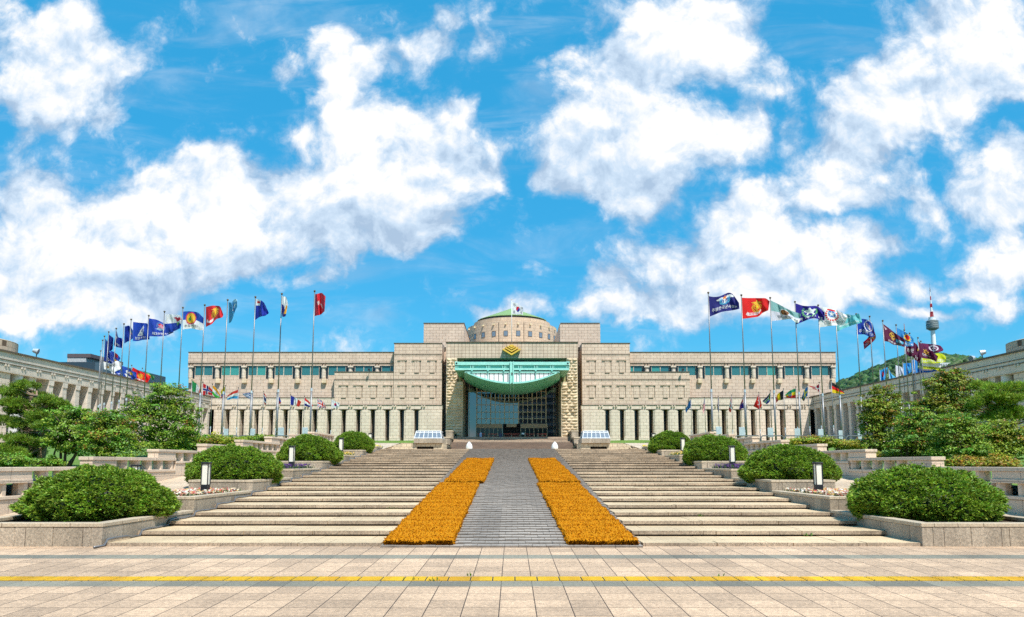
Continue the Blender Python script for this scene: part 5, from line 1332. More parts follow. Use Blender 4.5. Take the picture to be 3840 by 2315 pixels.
big(2981, 1132, 'dark violet-blue flag with a white leaping horse in a green laurel', [(2983, 1138), (3010, 1147), (3035, 1148), (3066, 1148), (3092, 1171)], [(2986, 1217), (3020, 1203), (3040, 1196), (3062, 1194), (3092, 1203)], PUR, [('w', .47, .58, .40, .30, LGRN), ('p', horse, WH)], texts=[('백 마 부 대', .1, .92, .08, .26, WH)], panel=pan(2978, 2999, 1608, 1642, 2981, 1132), amp=.17)
big(3068, 1145, 'white flag with a red wreath crest over black Korean lettering', [(3070, 1155), (3105, 1152), (3140, 1163), (3176, 1183)], [(3074, 1228), (3105, 1224), (3150, 1219), (3164, 1220), (3177, 1194)], (.80, .79, .80), [('w', .42, .60, .34, .25, REDF), ('d', .42, .66, .2, (.08, .22, .5)), ('p', star(.42, .66, .16), WH), ('r', .28, .56, .84, .92, REDF)], texts=[('건설지원단', .14, .78, .12, .30, BLK)], panel=pan(3066, 3086, 1610, 1643, 3068, 1145), amp=.18)
big(3133, 1166, 'light turquoise flag with white Korean lettering', [(3134, 1182), (3172, 1177), (3205, 1184), (3219, 1172), (3232, 1202)], [(3136, 1246), (3165, 1231), (3200, 1219), (3232, 1210)], TEALF, [('d', .40, .85, .13, WH), ('d', .40, .85, .09, (.1, .3, .4))], texts=[('제100군수사령부', .12, .88, .16, .36, WH)], panel=pan(3150, 3165, 1615, 1647, 3140, 1166), amp=.2)
big(3211, 1178, 'blue flag with a ringed white and red crest', [(3213, 1200), (3232, 1195), (3255, 1199), (3271, 1212), (3279, 1238)], [(3212, 1255), (3240, 1254), (3260, 1264), (3278, 1262)], BLUE, [('o', .58, .66, .36, .31, WH), ('p', [(.40, .80), (.60, .72), (.78, .46), (.72, .40), (.5, .58), (.42, .6)], (.7, .35, .5)), ('p', [(.44, .66), (.62, .54), (.72, .42), (.5, .5)], WH)], texts=[('주월한국군', .12, .95, .10, .34, WH)], panel=pan(3215, 3229, 1617, 1648, 3211, 1178), amp=.25)
big(3261, 1187, 'crimson flag folded downward with white numerals', [(3262, 1197), (3281, 1248), (3287, 1270), (3241, 1311)], [(3261, 1245), (3263, 1256), (3250, 1272), (3237, 1284)], CRIM, [('r', 0, .25, .5, 1, (.04, .02, .1))], texts=[('260', .45, .6, .3, .9, WH), ('여단', .70, .95, .3, .8, WH)], amp=.3)
knot = [('o', .42, .72, .14, .09, GLD), ('o', .36, .58, .14, .09, GLD), ('o', .47, .56, .14, .09, GLD), ('d', .44, .40, .10, (.6, .35, .1))]
big(3310, 1203, 'maroon flag with a gold knot and a small sky-blue panel', [(3313, 1216), (3332, 1230), (3348, 1243), (3380, 1265), (3396, 1278)], [(3314, 1280), (3332, 1282), (3350, 1293), (3390, 1301)], MAROON, knot+[('p', [(.60, .55), (.94, .62), (.94, .30), (.60, .26)], LB), ('o', .77, .44, .11, .06, WH), ('p', [(.02, .92), (.16, .82), (.08, .72)], PINKW)], texts=[('상록수부대', .22, .88, .05, .2, WH)], amp=.18)
big(3360, 1219, 'bright sky-blue flag with a red and gold sunburst crest', [(3359, 1228), (3390, 1243), (3410, 1255), (3426, 1270)], [(3361, 1255), (3385, 1290), (3395, 1300), (3425, 1298)], (.03, .25, .62), [('p', star(.66, .66, .36, 9, .6), YEL), ('d', .66, .70, .19, REDF), ('r', .55, .8, .38, .48, BLK)], texts=[('2평화유지', .35, .98, .06, .28, WH)], amp=.2)
big(3391, 1238, 'dark maroon flag bunched behind its neighbours with white lettering', [(3395, 1288), (3415, 1284), (3430, 1284), (3442, 1302)], [(3396, 1325), (3412, 1340), (3425, 1332), (3438, 1335)], MAROON, [('p', [(.1, .9), (.35, .95), (.25, .8)], PINKW)], texts=[('화지원단', .15, .7, .25, .55, WH)], amp=.25)
big(3411, 1250, 'maroon flag hanging in a point with a gold streak', [(3422, 1286), (3438, 1290), (3446, 1312), (3453, 1345)], [(3420, 1336), (3432, 1348), (3440, 1358), (3450, 1363)], MAROON, [('p', [(.1, .6), (.5, .98), (.55, .9), (.3, .5)], GLD)], texts=[('의장단', .25, .9, .12, .36, WH)], amp=.25)
big(3442, 1267, 'long maroon flag slanting down to the right with a gold crest', [(3441, 1277), (3460, 1295), (3490, 1315), (3518, 1336)], [(3446, 1340), (3470, 1345), (3497, 1350), (3512, 1357)], (.11, .007, .05), [('p', star(.42, .58, .26, 6, .5), GLD), ('d', .42, .58, .1, BRN)], texts=[('동명부대', .2, .62, .2, .36, WH)], amp=.2)
big(3453, 1280, 'large wine-red flag streaming right with a white winged crest', [(3455, 1287), (3500, 1292), (3528, 1296), (3538, 1311)], [(3462, 1320), (3500, 1325), (3515, 1323), (3536, 1317)], (.15, .01, .075), [('o', .52, .55, .34, .22, (.7, .6, .68)), ('r', .50, .545, .15, .98, (.75, .7, .74)), ('r', .44, .6, .5, .6, (.75, .7, .74))], amp=.14)
Yq = bigY(1295)
xq = at(3455, 1300, Yq).x
pole(xq+.1, Yq+2.2, ZT-.4, 'tall steel flagpole at the far right end, flying the lime-yellow flag', 'tall steel flagpoles')
flag(Yq+2, [(3455, 1340), (3490, 1331), (3520, 1324), (3540, 1330), (3548, 1340)], [(3455, 1362), (3500, 1363), (3530, 1362), (3546, 1357)], LIME, [], 'lime-yellow flag with white Korean lettering streaming right', texts=[('아라크부대단', .05, .95, .08, .45, WH)], group=G2, amp=.12)
flag(Yq+2.4, [(3456, 1359), (3500, 1361), (3531, 1366)], [(3457, 1383), (3500, 1386), (3524, 1390)], (.78, .72, .70), [('r', 0, 1, 0, .42, LIME), ('o', .46, .86, .12, .08, BLK)], 'white and lime flag with black lettering below the lime one', texts=[('국제평화지원단', .12, .95, .12, .38, BLK)], group=G2, amp=.12)
flag(Yq+2.8, [(3440, 1382), (3480, 1384), (3518, 1388)], [(3441, 1397), (3480, 1398), (3514, 1392)], (.01, .09, .42), [('r', .2, .75, .55, 1, (.8, .6, .7))], 'narrow blue flag with a pale pink strip, lowest of the right cluster', group=G2, amp=.1)
# far side of the right-hand ring
def far(px, py, desc, top, bot, base, shapes, **k):
    Y = bigY(py); x = at(px, py, Y).x
    pole(x, Y, at(px, py, Y).z, 'far pole of the '+desc, 'tall steel flagpoles')
    flag(Y-.02, top, bot, base, shapes, desc, group=G2, **k)
far(3298, 1383, 'sky-blue flag with a dark red disc, half furled', [(3298, 1390), (3312, 1386), (3318, 1380), (3329, 1379)], [(3299, 1421), (3308, 1432), (3315, 1430), (3322, 1415)], SKYB, [('d', .42, .6, .24, (.3, .01, .04))], amp=.3)
far(3332, 1377, 'pale sky-blue flag drooping right with a red dot', [(3332, 1382), (3342, 1402), (3360, 1416), (3380, 1428)], [(3335, 1440), (3350, 1444), (3365, 1446), (3379, 1440)], (.10, .48, .75), [('d', .4, .45, .16, (.5, .02, .06)), ('r', .35, .8, .12, .2, WH)], amp=.2)
far(3358, 1366, 'plain white flag in front of the green hill', [(3359, 1370), (3372, 1374), (3386, 1379)], [(3362, 1416), (3375, 1410), (3387, 1403)], (.76, .76, .80), [('r', .35, .7, .12, .2, (.2, .2, .25))], amp=.2)
far(3385, 1355, 'plain azure flag before the lattice mast', [(3385, 1364), (3402, 1362), (3421, 1362)], [(3388, 1414), (3400, 1408), (3419, 1394)], (.03, .30, .70), [('w', .7, .45, .2, .12, LGRN)], amp=.2)
far(3420, 1345, 'azure flag with small white lettering under the maroon cluster', [(3421, 1350), (3431, 1350), (3441, 1358)], [(3422, 1399), (3432, 1401), (3441, 1399)], (.03, .28, .68), [], texts=[('아이', .1, .7, .1, .25, WH)], amp=.2)
far(3452, 1385, 'small pale blue flag above the right gallery roof', [(3456, 1392), (3466, 1393), (3476, 1396)], [(3458, 1402), (3466, 1410), (3474, 1412)], SKYB, [], amp=.2)

# left-hand group
big(1180, 1092, 'red flag nearest the centre with a folded white ribbon', [(1182, 1104), (1197, 1101), (1208, 1098), (1221, 1113)], [(1180, 1186), (1198, 1182), (1208, 1177), (1217, 1168)], (.66, .012, .03), [('p', [(.15, .62), (.35, .68), (.42, .52), (.28, .47)], (.75, .6, .6)), ('p', [(.45, .50), (.55, .42), (.75, .24), (.66, .40), (.52, .52)], (.75, .6, .6)), ('p', [(.7, .7), (1, .66), (1, .58)], (.3, .005, .015))], panel=pan(1135, 1156, 1604, 1628, 1180, 1092), dsign=-1, amp=.3)
big(1057, 1102, 'white and navy flag with a yellow edge, almost furled', [(1058, 1111), (1068, 1113), (1074, 1114), (1080, 1141)], [(1055, 1164), (1059, 1190), (1066, 1188), (1071, 1186)], (.78, .78, .78), [('r', 0, 1, 0, .48, (.01, .015, .2)), ('r', .72, 1, .2, .75, GLD)], panel=pan(1044, 1066, 1604, 1637, 1057, 1102), dsign=-1, amp=.3)
big(958, 1114, 'royal blue flag with a white and red corner', [(961, 1122), (978, 1125), (990, 1135), (1008, 1172)], [(957, 1201), (970, 1191), (995, 1184), (1007, 1177)], ROYAL, [('r', 0, .25, .70, 1, WH), ('r', .05, .22, .80, .92, REDF)], panel=pan(940, 959, 1609, 1642, 958, 1114), dsign=-1, amp=.3)
big(854, 1125, 'light blue flag twisted upward on its far edge', [(858, 1134), (870, 1136), (878, 1122), (889, 1123)], [(858, 1213), (868, 1208), (880, 1170), (889, 1152)], (.06, .30, .55), [('p', [(.35, .45), (.8, .62), (.9, .5), (.5, .36)], WH), ('r', .6, 1, .72, 1, (.4, .6, .75))], panel=pan(841, 858, 1609, 1642, 854, 1125), dsign=-1, amp=.3)
big(768, 1144, 'dark red flag with a gold eagle, anchor and white ribbon', [(772, 1152), (798, 1146), (825, 1147), (838, 1181)], [(772, 1227), (795, 1215), (812, 1197), (834, 1190)], (.60, .012, .02), anchor_emb(.45, .58)+[('p', [(.03, .30), (.1, .36), (.14, .22), (.28, .26), (.45, .28), (.44, .14), (.25, .10), (.05, .2)], (.76, .62, .64))], dsign=-1, amp=.2)
big(686, 1154, 'blue over white flag with a red-ringed yellow head crest', [(687, 1169), (715, 1167), (742, 1172), (766, 1194)], [(686, 1236), (715, 1232), (740, 1236), (761, 1240)], (.78, .78, .79), [('r', 0, 1, .52, 1.1, (.01, .07, .42)), ('d', .36, .60, .36, (.65, .02, .12)), ('d', .36, .60, .30, GLD), ('p', [(.24, .55), (.34, .75), (.38, .5), (.30, .38)], (.03, .25, .03))], texts=[('수도사단', .06, .72, .10, .26, BLK)], amp=.16)
big(617, 1169, 'white over blue flag with a red bird crest', [(620, 1177), (650, 1181), (677, 1180), (683, 1200)], [(622, 1252), (650, 1242), (660, 1240), (676, 1232)], (.76, .76, .77), [('r', 0, 1, -.1, .50, BLUE), ('p', [(.42, .82), (.56, .86), (.62, .80), (.70, .86), (.92, .84), (.78, .70), (.72, .58), (.62, .56), (.56, .70)], (.55, .03, .06)), ('p', [(.62, .5), (.82, .52), (.72, .28)], (.2, .4, .1))], amp=.2)
big(558, 1184, 'blue flag with a red and white crest and Korean lettering', [(557, 1194), (588, 1199), (615, 1212), (640, 1226), (651, 1240)], [(556, 1262), (600, 1262), (625, 1260), (651, 1246)], BLUE, [('o', .46, .66, .26, .2, (.1, .2, .4)), ('d', .46, .72, .13, REDF), ('p', star(.47, .62, .24, 6, .5), (.7, .3, .4)), ('p', [(.25, .46), (.45, .55), (.62, .5), (.45, .38)], (.3, .5, .7))], texts=[('제2보병사단', .14, .86, .08, .26, WH)], amp=.14)
big(492, 1198, 'blue flag with a white sail-shaped triangle', [(499, 1208), (530, 1211), (555, 1214), (561, 1245)], [(498, 1279), (520, 1280), (540, 1274), (561, 1274)], (.008, .055, .42), [('p', [(.25, .28), (.48, .88), (.54, .28)], WH), ('p', [(.33, .33), (.46, .70), (.49, .33)], (.01, .04, .3)), ('p', star(.43, .42, .13), WH)], texts=[('보병사단', .12, .72, .07, .24, WH)], amp=.16)
big(465, 1215, 'blue flag with a green and pink shield half turned away', [(468, 1225), (482, 1221), (492, 1228), (498, 1240)], [(466, 1289), (480, 1281), (488, 1278), (498, 1270)], (.006, .04, .36), [('p', [(.5, .75), (.8, .70), (.95, .4), (.75, .5)], LGRN), ('p', [(.6, .68), (.85, .6), (.95, .42), (.75, .5)], (.7, .2, .35))], amp=.2)
big(436, 1232, 'dark blue flag swung low with white lettering', [(437, 1240), (443, 1265), (452, 1268), (461, 1271)], [(426, 1295), (436, 1301), (448, 1305), (461, 1306)], (.006, .03, .30), [('p', [(.1, .7), (.3, .75), (.25, .55)], WH)], texts=[('보병사', .1, .65, .1, .32, WH)], amp=.2)
big(408, 1245, 'deep blue flag hanging steeply with one white star', [(407, 1254), (418, 1262), (426, 1268), (424, 1292)], [(396, 1320), (408, 1319), (416, 1316), (423, 1310)], (.006, .04, .34), [('p', star(.55, .5, .1), WH)], amp=.25)
big(392, 1261, 'blue flag with a pink spear crest and white lettering', [(395, 1270), (402, 1280), (412, 1322), (424, 1330)], [(390, 1352), (405, 1360), (415, 1363), (426, 1366)], (.007, .045, .36), [('p', [(.3, .85), (.45, .7), (.4, .45), (.25, .6)], (.75, .25, .4))], texts=[('전제1', .3, .95, .12, .3, WH)], amp=.2)
big(385, 1276, 'white flag with black lettering low in the left cluster', [(388, 1356), (415, 1364), (440, 1352), (458, 1366)], [(390, 1385), (405, 1388), (425, 1398), (452, 1384)], (.78, .78, .80), [('d', .2, .4, .16, (.5, .3, .1))], texts=[('보병제', .1, .6, .5, .85, BLK)], amp=.16)
big(378, 1316, 'blue and dark red flag tucked behind the left poles', [(414, 1316), (428, 1320), (440, 1329), (452, 1343)], [(412, 1346), (422, 1358), (430, 1366), (438, 1368)], (.01, .05, .35), [('p', [(.3, 1), (.7, 1), (.8, .7), (.5, .6)], (.25, .01, .02)), ('p', [(.5, .5), (.8, .45), (.9, .2), (.6, .25)], GLD)], texts=[('제6', .05, .45, .2, .5, WH)], amp=.2)
far(455, 1361, 'blue and yellow patterned flag bunched low on the left', [(457, 1372), (475, 1378), (490, 1388), (512, 1398)], [(462, 1413), (482, 1420), (496, 1424), (512, 1420)], (.008, .06, .36), [('d', .35, .6, .16, WH), ('p', star(.62, .62, .26), YEL), ('p', [(.1, .3), (.3, .4), (.4, .15)], WH), ('r', .2, .6, .12, .24, WH)], amp=.2)
far(428, 1358, 'white and blue flag with blue shield below the white one', [(416, 1386), (432, 1392), (445, 1390), (459, 1392)], [(420, 1408), (436, 1410), (446, 1409), (456, 1407)], (.01, .06, .4), [('r', 0, .35, .3, 1, WH)], texts=[('보병', .3, .9, .2, .5, WH)], amp=.2)
far(494, 1370, 'scarlet flag with gold crest and white ribbon, low on the left', [(497, 1377), (530, 1395), (553, 1404), (566, 1412)], [(495, 1424), (520, 1428), (540, 1432), (554, 1435)], REDF, anchor_emb(.48, .52, .9)+[('p', [(.1, .25), (.4, .2), (.8, .12), (.8, .02), (.4, .06), (.12, .14)], (.8, .6, .6))], amp=.18)
far(534, 1381, 'dull green flag with gold crest, rightmost low left flag', [(536, 1387), (552, 1397), (566, 1403), (581, 1413)], [(560, 1414), (566, 1420), (571, 1427), (577, 1425)], (.05, .24, .10), [('p', star(.4, .5, .4, 6, .5), GLD)], amp=.2)

# national flags before the facade
NG = 'national flags before the facade'
def nat(px, py, desc, top, bot, base, shapes, **k):
    Y = natY(py); p = at(px, py, Y)
    pole(p.x, Y, p.z, 'slim pole of the '+desc, 'slim flagpoles before the facade', r=(.075, .05), sleeve=.28)
    flag(Y-.02, top, bot, base, shapes, desc, group=NG, grid=(36, 24), **k)
KOR = [('d', .5, .5, .25, (.65, .01, .03)), ('p', [(.333+.3335*k/12, .5-(.03 if 1 else 0)) for k in (0, 12)]+[(.5+.1667*cos(-a), .5+.25*sin(-a)) for a in np.linspace(0.25, pi-.25, 12)], (.01, .03, .28)), ('d', .585, .46, .12, (.65, .01, .03)) if 0 else ('d', .415, .5, .122, (.65, .01, .03)), ('d', .585, .5, .122, (.01, .03, .28))]
for (cx_, cy_, r_) in ((.17, .80, 1), (.83, .80, -1), (.17, .20, -1), (.83, .20, 1)):
    for k_ in (-1, 0, 1):
        dx, dy = .045*k_*1.0, -.055*k_*r_*1.2
        ux, uy = .055, .09*r_
        x, y = cx_+dx, cy_+dy
        KOR.append(('p', [(x-ux-.010, y-uy+.016*r_), (x-ux+.010, y-uy-.016*r_), (x+ux+.010, y+uy-.016*r_), (x+ux-.010, y+uy+.016*r_)], BLK))
H3 = lambda a, b, c: [('r', 0, 1, .667, 1.1, a), ('r', 0, 1, .333, .667, b), ('r', 0, 1, -.1, .333, c)]
V3 = lambda a, b, c: [('r', 0, .333, -.1, 1.1, a), ('r', .333, .667, -.1, 1.1, b), ('r', .667, 1.1, -.1, 1.1, c)]
UKB = (.01, .02, .22)
UJ = lambda s0, s1, t0, t1: [('r', s0, s1, t0, t1, UKB), ('x', s0, s1, t0, t1, .13, WH), ('x', s0, s1, t0, t1, .045, REDF), ('r', s0+(s1-s0)*.40, s0+(s1-s0)*.60, t0, t1, WH), ('r', s0, s1, t0+(t1-t0)*.34, t0+(t1-t0)*.66, WH), ('r', s0+(s1-s0)*.44, s0+(s1-s0)*.56, t0, t1, REDF), ('r', s0, s1, t0+(t1-t0)*.40, t0+(t1-t0)*.60, REDF)]
nat(720, 1424, 'green, white and red Italian flag', [(721, 1428), (740, 1441), (757, 1475)], [(721, 1469), (739, 1473), (757, 1482)], WH, V3((.01, .22, .06), (.8, .76, .8), (.7, .1, .1)))
nat(761, 1433, 'red Norwegian flag with a white-edged navy cross', [(762, 1438), (783, 1449), (797, 1464)], [(761, 1482), (780, 1480), (796, 1483)], (.62, .01, .02), [('r', .28, .52, -1, 2, WH), ('r', -1, 2, .36, .64, WH), ('r', .34, .46, -1, 2, (.01, .015, .2)), ('r', -1, 2, .43, .57, (.01, .015, .2))])
nat(797, 1440, 'orange, white and green Indian flag', [(797, 1444), (811, 1456), (827, 1483)], [(795, 1476), (806, 1490), (822, 1493)], WH, H3(ORG, WH, (.06, .5, .06))+[('o', .5, .5, .12, .08, (.02, .05, .3))])
nat(846, 1446, 'yellow, blue and red Colombian flag', [(846, 1450), (836, 1456), (828, 1468)], [(844, 1490), (838, 1493), (830, 1495)], YEL, [('r', 0, 1, .25, .5, (.02, .1, .4)), ('r', 0, 1, -.1, .25, REDF)])
nat(894, 1454, 'red, white and light blue flag of Luxembourg', [(895, 1461), (875, 1468), (853, 1484)], [(895, 1496), (870, 1496), (851, 1501)], WH, H3((.75, .05, .03), WH, (.04, .35, .7)))
nat(949, 1467, 'blue and white striped Greek flag', [(948, 1475), (934, 1473), (908, 1477)], [(948, 1501), (931, 1494), (914, 1484)], (.01, .07, .35), [('r', 0, 1, (2*k+1)/9, (2*k+2)/9, WH) for k in range(4)]+[('r', 0, .37, .45, 1, (.01, .07, .35)), ('r', .15, .21, .45, 1, WH), ('r', 0, .37, .68, .78, WH)])
nat(989, 1467, 'red, white and blue Thai flag hanging narrow', [(989, 1471), (996, 1482), (999, 1492)], [(990, 1513), (994, 1517), (998, 1519)], REDF, [('r', 0, 1, .17, .83, WH), ('r', 0, 1, .34, .66, (.01, .015, .2))], dsign=-1)
nat(1038, 1474, 'blue, red and white Philippine flag', [(1038, 1478), (1048, 1490), (1054, 1505)], [(1038, 1516), (1046, 1516), (1053, 1514)], (.02, .07, .42), [('r', 0, 1, -.1, .5, (.6, .02, .06)), ('p', [(0, 0), (0, 1), (.5, .5)], WH)], dsign=-1)
nat(1090, 1480, 'blue, white and red French flag', [(1090, 1483), (1112, 1494), (1130, 1507)], [(1090, 1518), (1109, 1522), (1122, 1527)], WH, V3((.01, .02, .25), WH, (.75, .05, .03)))
nat(1142, 1486, 'red, white and navy Dutch flag', [(1142, 1491), (1160, 1507), (1174, 1522)], [(1141, 1522), (1160, 1527), (1170, 1529)], WH, H3((.7, .02, .02), WH, (.01, .02, .2)))
nat(1191, 1490, 'British flag with red and white crosses on blue', [(1191, 1495), (1212, 1506), (1223, 1526)], [(1191, 1527), (1211, 1530), (1223, 1533)], UKB, UJ(0, 1, 0, 1))
nat(1244, 1494, 'small Korean flag at the inner end of the left national row', [(1244, 1499), (1260, 1507), (1274, 1512)], [(1243, 1529), (1262, 1531), (1271, 1528)], WH, KOR)
nat(2591, 1495, 'plain mid-blue United Nations flag hanging limp', [(2590, 1497), (2582, 1512), (2570, 1538)], [(2590, 1529), (2581, 1536), (2573, 1550)], (.02, .16, .45), [('w', .5, .5, .2, .14, WH)])
nat(2642, 1490, 'American stars and stripes hanging limp', [(2641, 1493), (2638, 1515), (2635, 1543)], [(2644, 1515), (2643, 1535), (2639, 1553)], (.62, .02, .03), [('r', 0, 1, (2*k+1)/13, (2*k+2)/13, WH) for k in range(6)]+[('r', 0, .45, .46, 1, (.01, .015, .12))], dsign=-1, aspect=1.0)
nat(2693, 1486, 'navy Australian flag hanging limp', [(2692, 1491), (2691, 1515), (2692, 1540)], [(2696, 1497), (2697, 1525), (2696, 1548)], (.01, .015, .12), UJ(0, .45, .5, 1)+[('p', star(.7, .6, .12), WH)], aspect=1.0)
nat(2743, 1481, 'red and white Canadian flag hanging limp', [(2743, 1485), (2736, 1514), (2733, 1543)], [(2745, 1512), (2744, 1530), (2741, 1547)], WH, [('r', 0, .28, -1, 2, (.7, .02, .03)), ('r', .72, 1, -1, 2, (.6, .02, .03)), ('p', star(.5, .5, .25, 6, .5), (.65, .02, .03))], aspect=1.0)
nat(2789, 1484, 'dark blue New Zealand flag with red stars', [(2787, 1491), (2777, 1512), (2772, 1533)], [(2790, 1530), (2782, 1533), (2774, 1537)], (.015, .01, .2), UJ(0, .4, .55, 1)+[('p', star(.6, .5, .15), (.7, .05, .1)), ('p', star(.8, .3, .12), (.7, .05, .1))])
nat(2845, 1471, 'red Turkish flag with white crescent and star', [(2845, 1475), (2836, 1500), (2825, 1524)], [(2857, 1520), (2852, 1530), (2846, 1535)], (.74, .03, .03), [('d', .38, .5, .24, WH), ('d', .43, .52, .19, (.74, .03, .03)), ('p', star(.60, .48, .13), WH)])
nat(2889, 1465, 'multicoloured South African flag with green centre', [(2889, 1470), (2879, 1485), (2858, 1505)], [(2888, 1505), (2882, 1511), (2876, 1517)], WH, [('r', 0, 1, .66, 1, (.02, .03, .1)), ('r', 0, 1, 0, .34, (.02, .06, .35)), ('r', 0, 1, .4, .6, (.01, .3, .1)), ('p', [(0, 0), (0, 1), (.4, .5)], (.01, .3, .1)), ('p', [(0, .12), (0, .88), (.3, .5)], YEL), ('p', [(0, .2), (0, .8), (.24, .5)], BLK)])
nat(2938, 1458, 'black, yellow and red Belgian flag', [(2938, 1463), (2915, 1478), (2909, 1500)], [(2937, 1499), (2920, 1502), (2911, 1511)], YEL, V3((.012, .015, .03), YEL, (.45, .02, .03)))
nat(2984, 1451, 'green, yellow and red Ethiopian flag with a blue disc', [(2984, 1456), (2959, 1467), (2944, 1481)], [(2984, 1493), (2964, 1494), (2949, 1491)], YEL, H3((.01, .32, .13), YEL, (.7, .03, .02))+[('d', .55, .5, .26, (.02, .16, .45)), ('p', star(.55, .5, .2), YEL)])
nat(3029, 1443, 'blue and yellow Swedish flag twisted downward', [(3029, 1449), (3015, 1465), (3005, 1495)], [(3028, 1486), (3020, 1492), (3015, 1507)], (.02, .16, .42), [('r', .3, .44, -1, 2, YEL), ('r', -1, 2, .42, .58, YEL), ('r', .62, 1, -.1, .4, (.01, .03, .1))])
nat(3072, 1434, 'red Danish flag with a white cross', [(3072, 1440), (3056, 1452), (3031, 1446)], [(3075, 1475), (3064, 1464), (3050, 1459)], (.68, .01, .04), [('r', .3, .45, -1, 2, WH), ('r', -1, 2, .4, .6, WH)])
nat(3117, 1426, 'black, red and gold German flag', [(3118, 1433), (3140, 1446), (3167, 1473)], [(3118, 1472), (3140, 1477), (3167, 1477)], REDF, H3(BLK, (.65, .01, .01), (.8, .55, .01)))
# flag over the entrance
p = at(1919, 1126.5, 151.5)
t = thing('flagpole', (p.x, 151.5, zpx(1281.5, 150)), 'thin white flagpole on the roof edge above the gold emblem', 'flagpole')
m = MB(); m.tube((p.x, 151.5, zpx(1281.5, 150)-.05), (p.x, 151.5, p.z), .07, .05, 8); m.build('shaft', WHITEM, t, smooth=True)
m = MB(); m.lathe([(0, 0), (.1, .05), (.1, .15), (0, .22)], p.x, 151.5, p.z-.02, 10); m.build('finial', GOLD, t, smooth=True)
flag(151.45, [(1920.8, 1132), (1943, 1140), (1953, 1146), (1962, 1156)], [(1921, 1179), (1943, 1180), (1953, 1178), (1960, 1183)], WH, KOR, 'large Korean flag with red and blue disc on the roof above the gold emblem', amp=.12, grid=(72, 48))

# ================================================================== TREES, HEDGES
def broadleaf(x, y, z, blobs, nclump, nleaf, lsize, label, stems, seed, col=(.10, .215, .018), red=0.0, cat='tree', name='broadleaf_tree', group='garden trees', bark=None):
    """blobs: (dx, dz, rx, rz) in metres relative to the foot; the crown is a spread of leaf clumps with gaps"""
    r = np.random.RandomState(seed)
    t = thing(name, (x, y, z), label, cat, group)
    vol = np.array([b[2]*b[3] for b in blobs]); vol = vol/vol.sum()
    C_, R_, O_ = [], [], []
    for i, b in enumerate(blobs):
        k = max(3, int(1.25*nclump*vol[i])); d = r.normal(size=(k, 3)); d /= np.linalg.norm(d, axis=1)[:, None]; rad = r.uniform(.3, 1.0, (k, 1))**.6
        spray = r.uniform(size=(k, 1)) < .16; rad = np.where(spray, r.uniform(1.0, 1.35, (k, 1)), rad)
        lobes = 1+.22*np.sin(d[:, :1]*5+seed+i)*np.cos(d[:, 2:]*6+i)
        c = d*rad*lobes*np.array([b[2], b[2]*.85, b[3]])+np.array([b[0], 0, b[1]]); c[:, 1] += r.uniform(-.1, .1, k)*b[2]
        C_.append(c); R_.append(np.where(spray[:, 0], .6, 1)*(.13+.11*min(b[2], 1.6))*r.uniform(.6, 1.5, k)); O_.append(d)
    C_ = np.concatenate(C_); R_ = np.concatenate(R_); O_ = np.concatenate(O_); n = len(C_)
    idx = np.repeat(np.arange(n), int(nleaf*1.25)); m_ = len(idx)
    d = r.normal(size=(m_, 3)); d /= np.linalg.norm(d, axis=1)[:, None]
    P = C_[idx]+d*(R_[idx]*r.uniform(.2, 1.15, m_)**.6)[:, None]*np.array([1.35, 1.35, .5])
    N_ = O_[idx]*.45+np.array([0, -.15, .9])+r.normal(size=(m_, 3))*.5
    V, Fc = leafquads(P+np.array([x, y, z]), N_, lsize*1.12, r, .6, .6)
    tone = r.uniform(.6, 1.35, n)[idx]*r.uniform(.7, 1.35, m_)
    c = np.array(col)[None]*np.array([1.5, 1.35, 1.2])*tone[:, None]
    hc = (C_[:, 2]-C_[:, 2].min())/(np.ptp(C_[:, 2])+.01)
    c[:, 0] *= r.uniform(.7, 1.6, n)[idx]
    if red:
        rcl = r.uniform(size=n) < red*(.15+1.1*hc**1.5); rc = rcl[idx] & (r.uniform(size=m_) < .6); c[rc] = np.array([.34, .15, .02])*r.uniform(.6, 1.3, (rc.sum(), 1))
    ycl = r.uniform(size=n) < .22; yl = ycl[idx] & (r.uniform(size=m_) < .6); c[yl] = np.array([.30, .45, .03])*r.uniform(.6, 1.2, (yl.sum(), 1))
    np_mesh('crown', V, Fc, c, LEAF, t)
    # stems and limbs
    m = MB()
    tops = sorted(blobs, key=lambda b: b[1])
    for k in range(stems):
        b = tops[(k*3+1) % len(tops)]; fx = (k-(stems-1)/2)*.12; rr = .05+.03*(stems < 3)
        mid = Vector((x+fx+b[0]*.35, y+r.uniform(-.15, .15), z+b[1]*.5)); end = Vector((x+b[0], y+r.uniform(-.3, .3), z+b[1]+.3*b[3]))
        m.poly_tube([(x+fx*.5, y, z-.1), (x+fx+b[0]*.1, y, z+b[1]*.22), mid, end], [rr*1.2, rr, rr*.7, rr*.25], 6)
        for j in range(4):
            b2 = blobs[r.randint(len(blobs))]; e2 = Vector((x+b2[0]+r.uniform(-.5, .5)*b2[2], y+r.uniform(-.6, .6), z+b2[1]+r.uniform(-.3, .5)*b2[3]))
            st_ = mid.lerp(end, r.uniform(0, .5)); m.poly_tube([st_, st_.lerp(e2, .5)+Vector((0, 0, .12)), e2], [rr*.55, rr*.4, rr*.15], 5)
    m.build('trunk', bark or BARK, t, smooth=True)
    return t
def B(px, py, rpx, rpy, X, Y, Z):
    p = at(px, py, Y); return (p.x-X, p.z-Z, rpx*Y/F, rpy*Y/F)
def tree_px(foot, Y, bl, *a, **k):
    x = at(foot[0], 1700, Y).x; z = side_z(x, Y)-.03
    return broadleaf(x, Y, z, [B(px, py, rx, ry, x, Y, z) for (px, py, rx, ry) in bl], *a, **k)
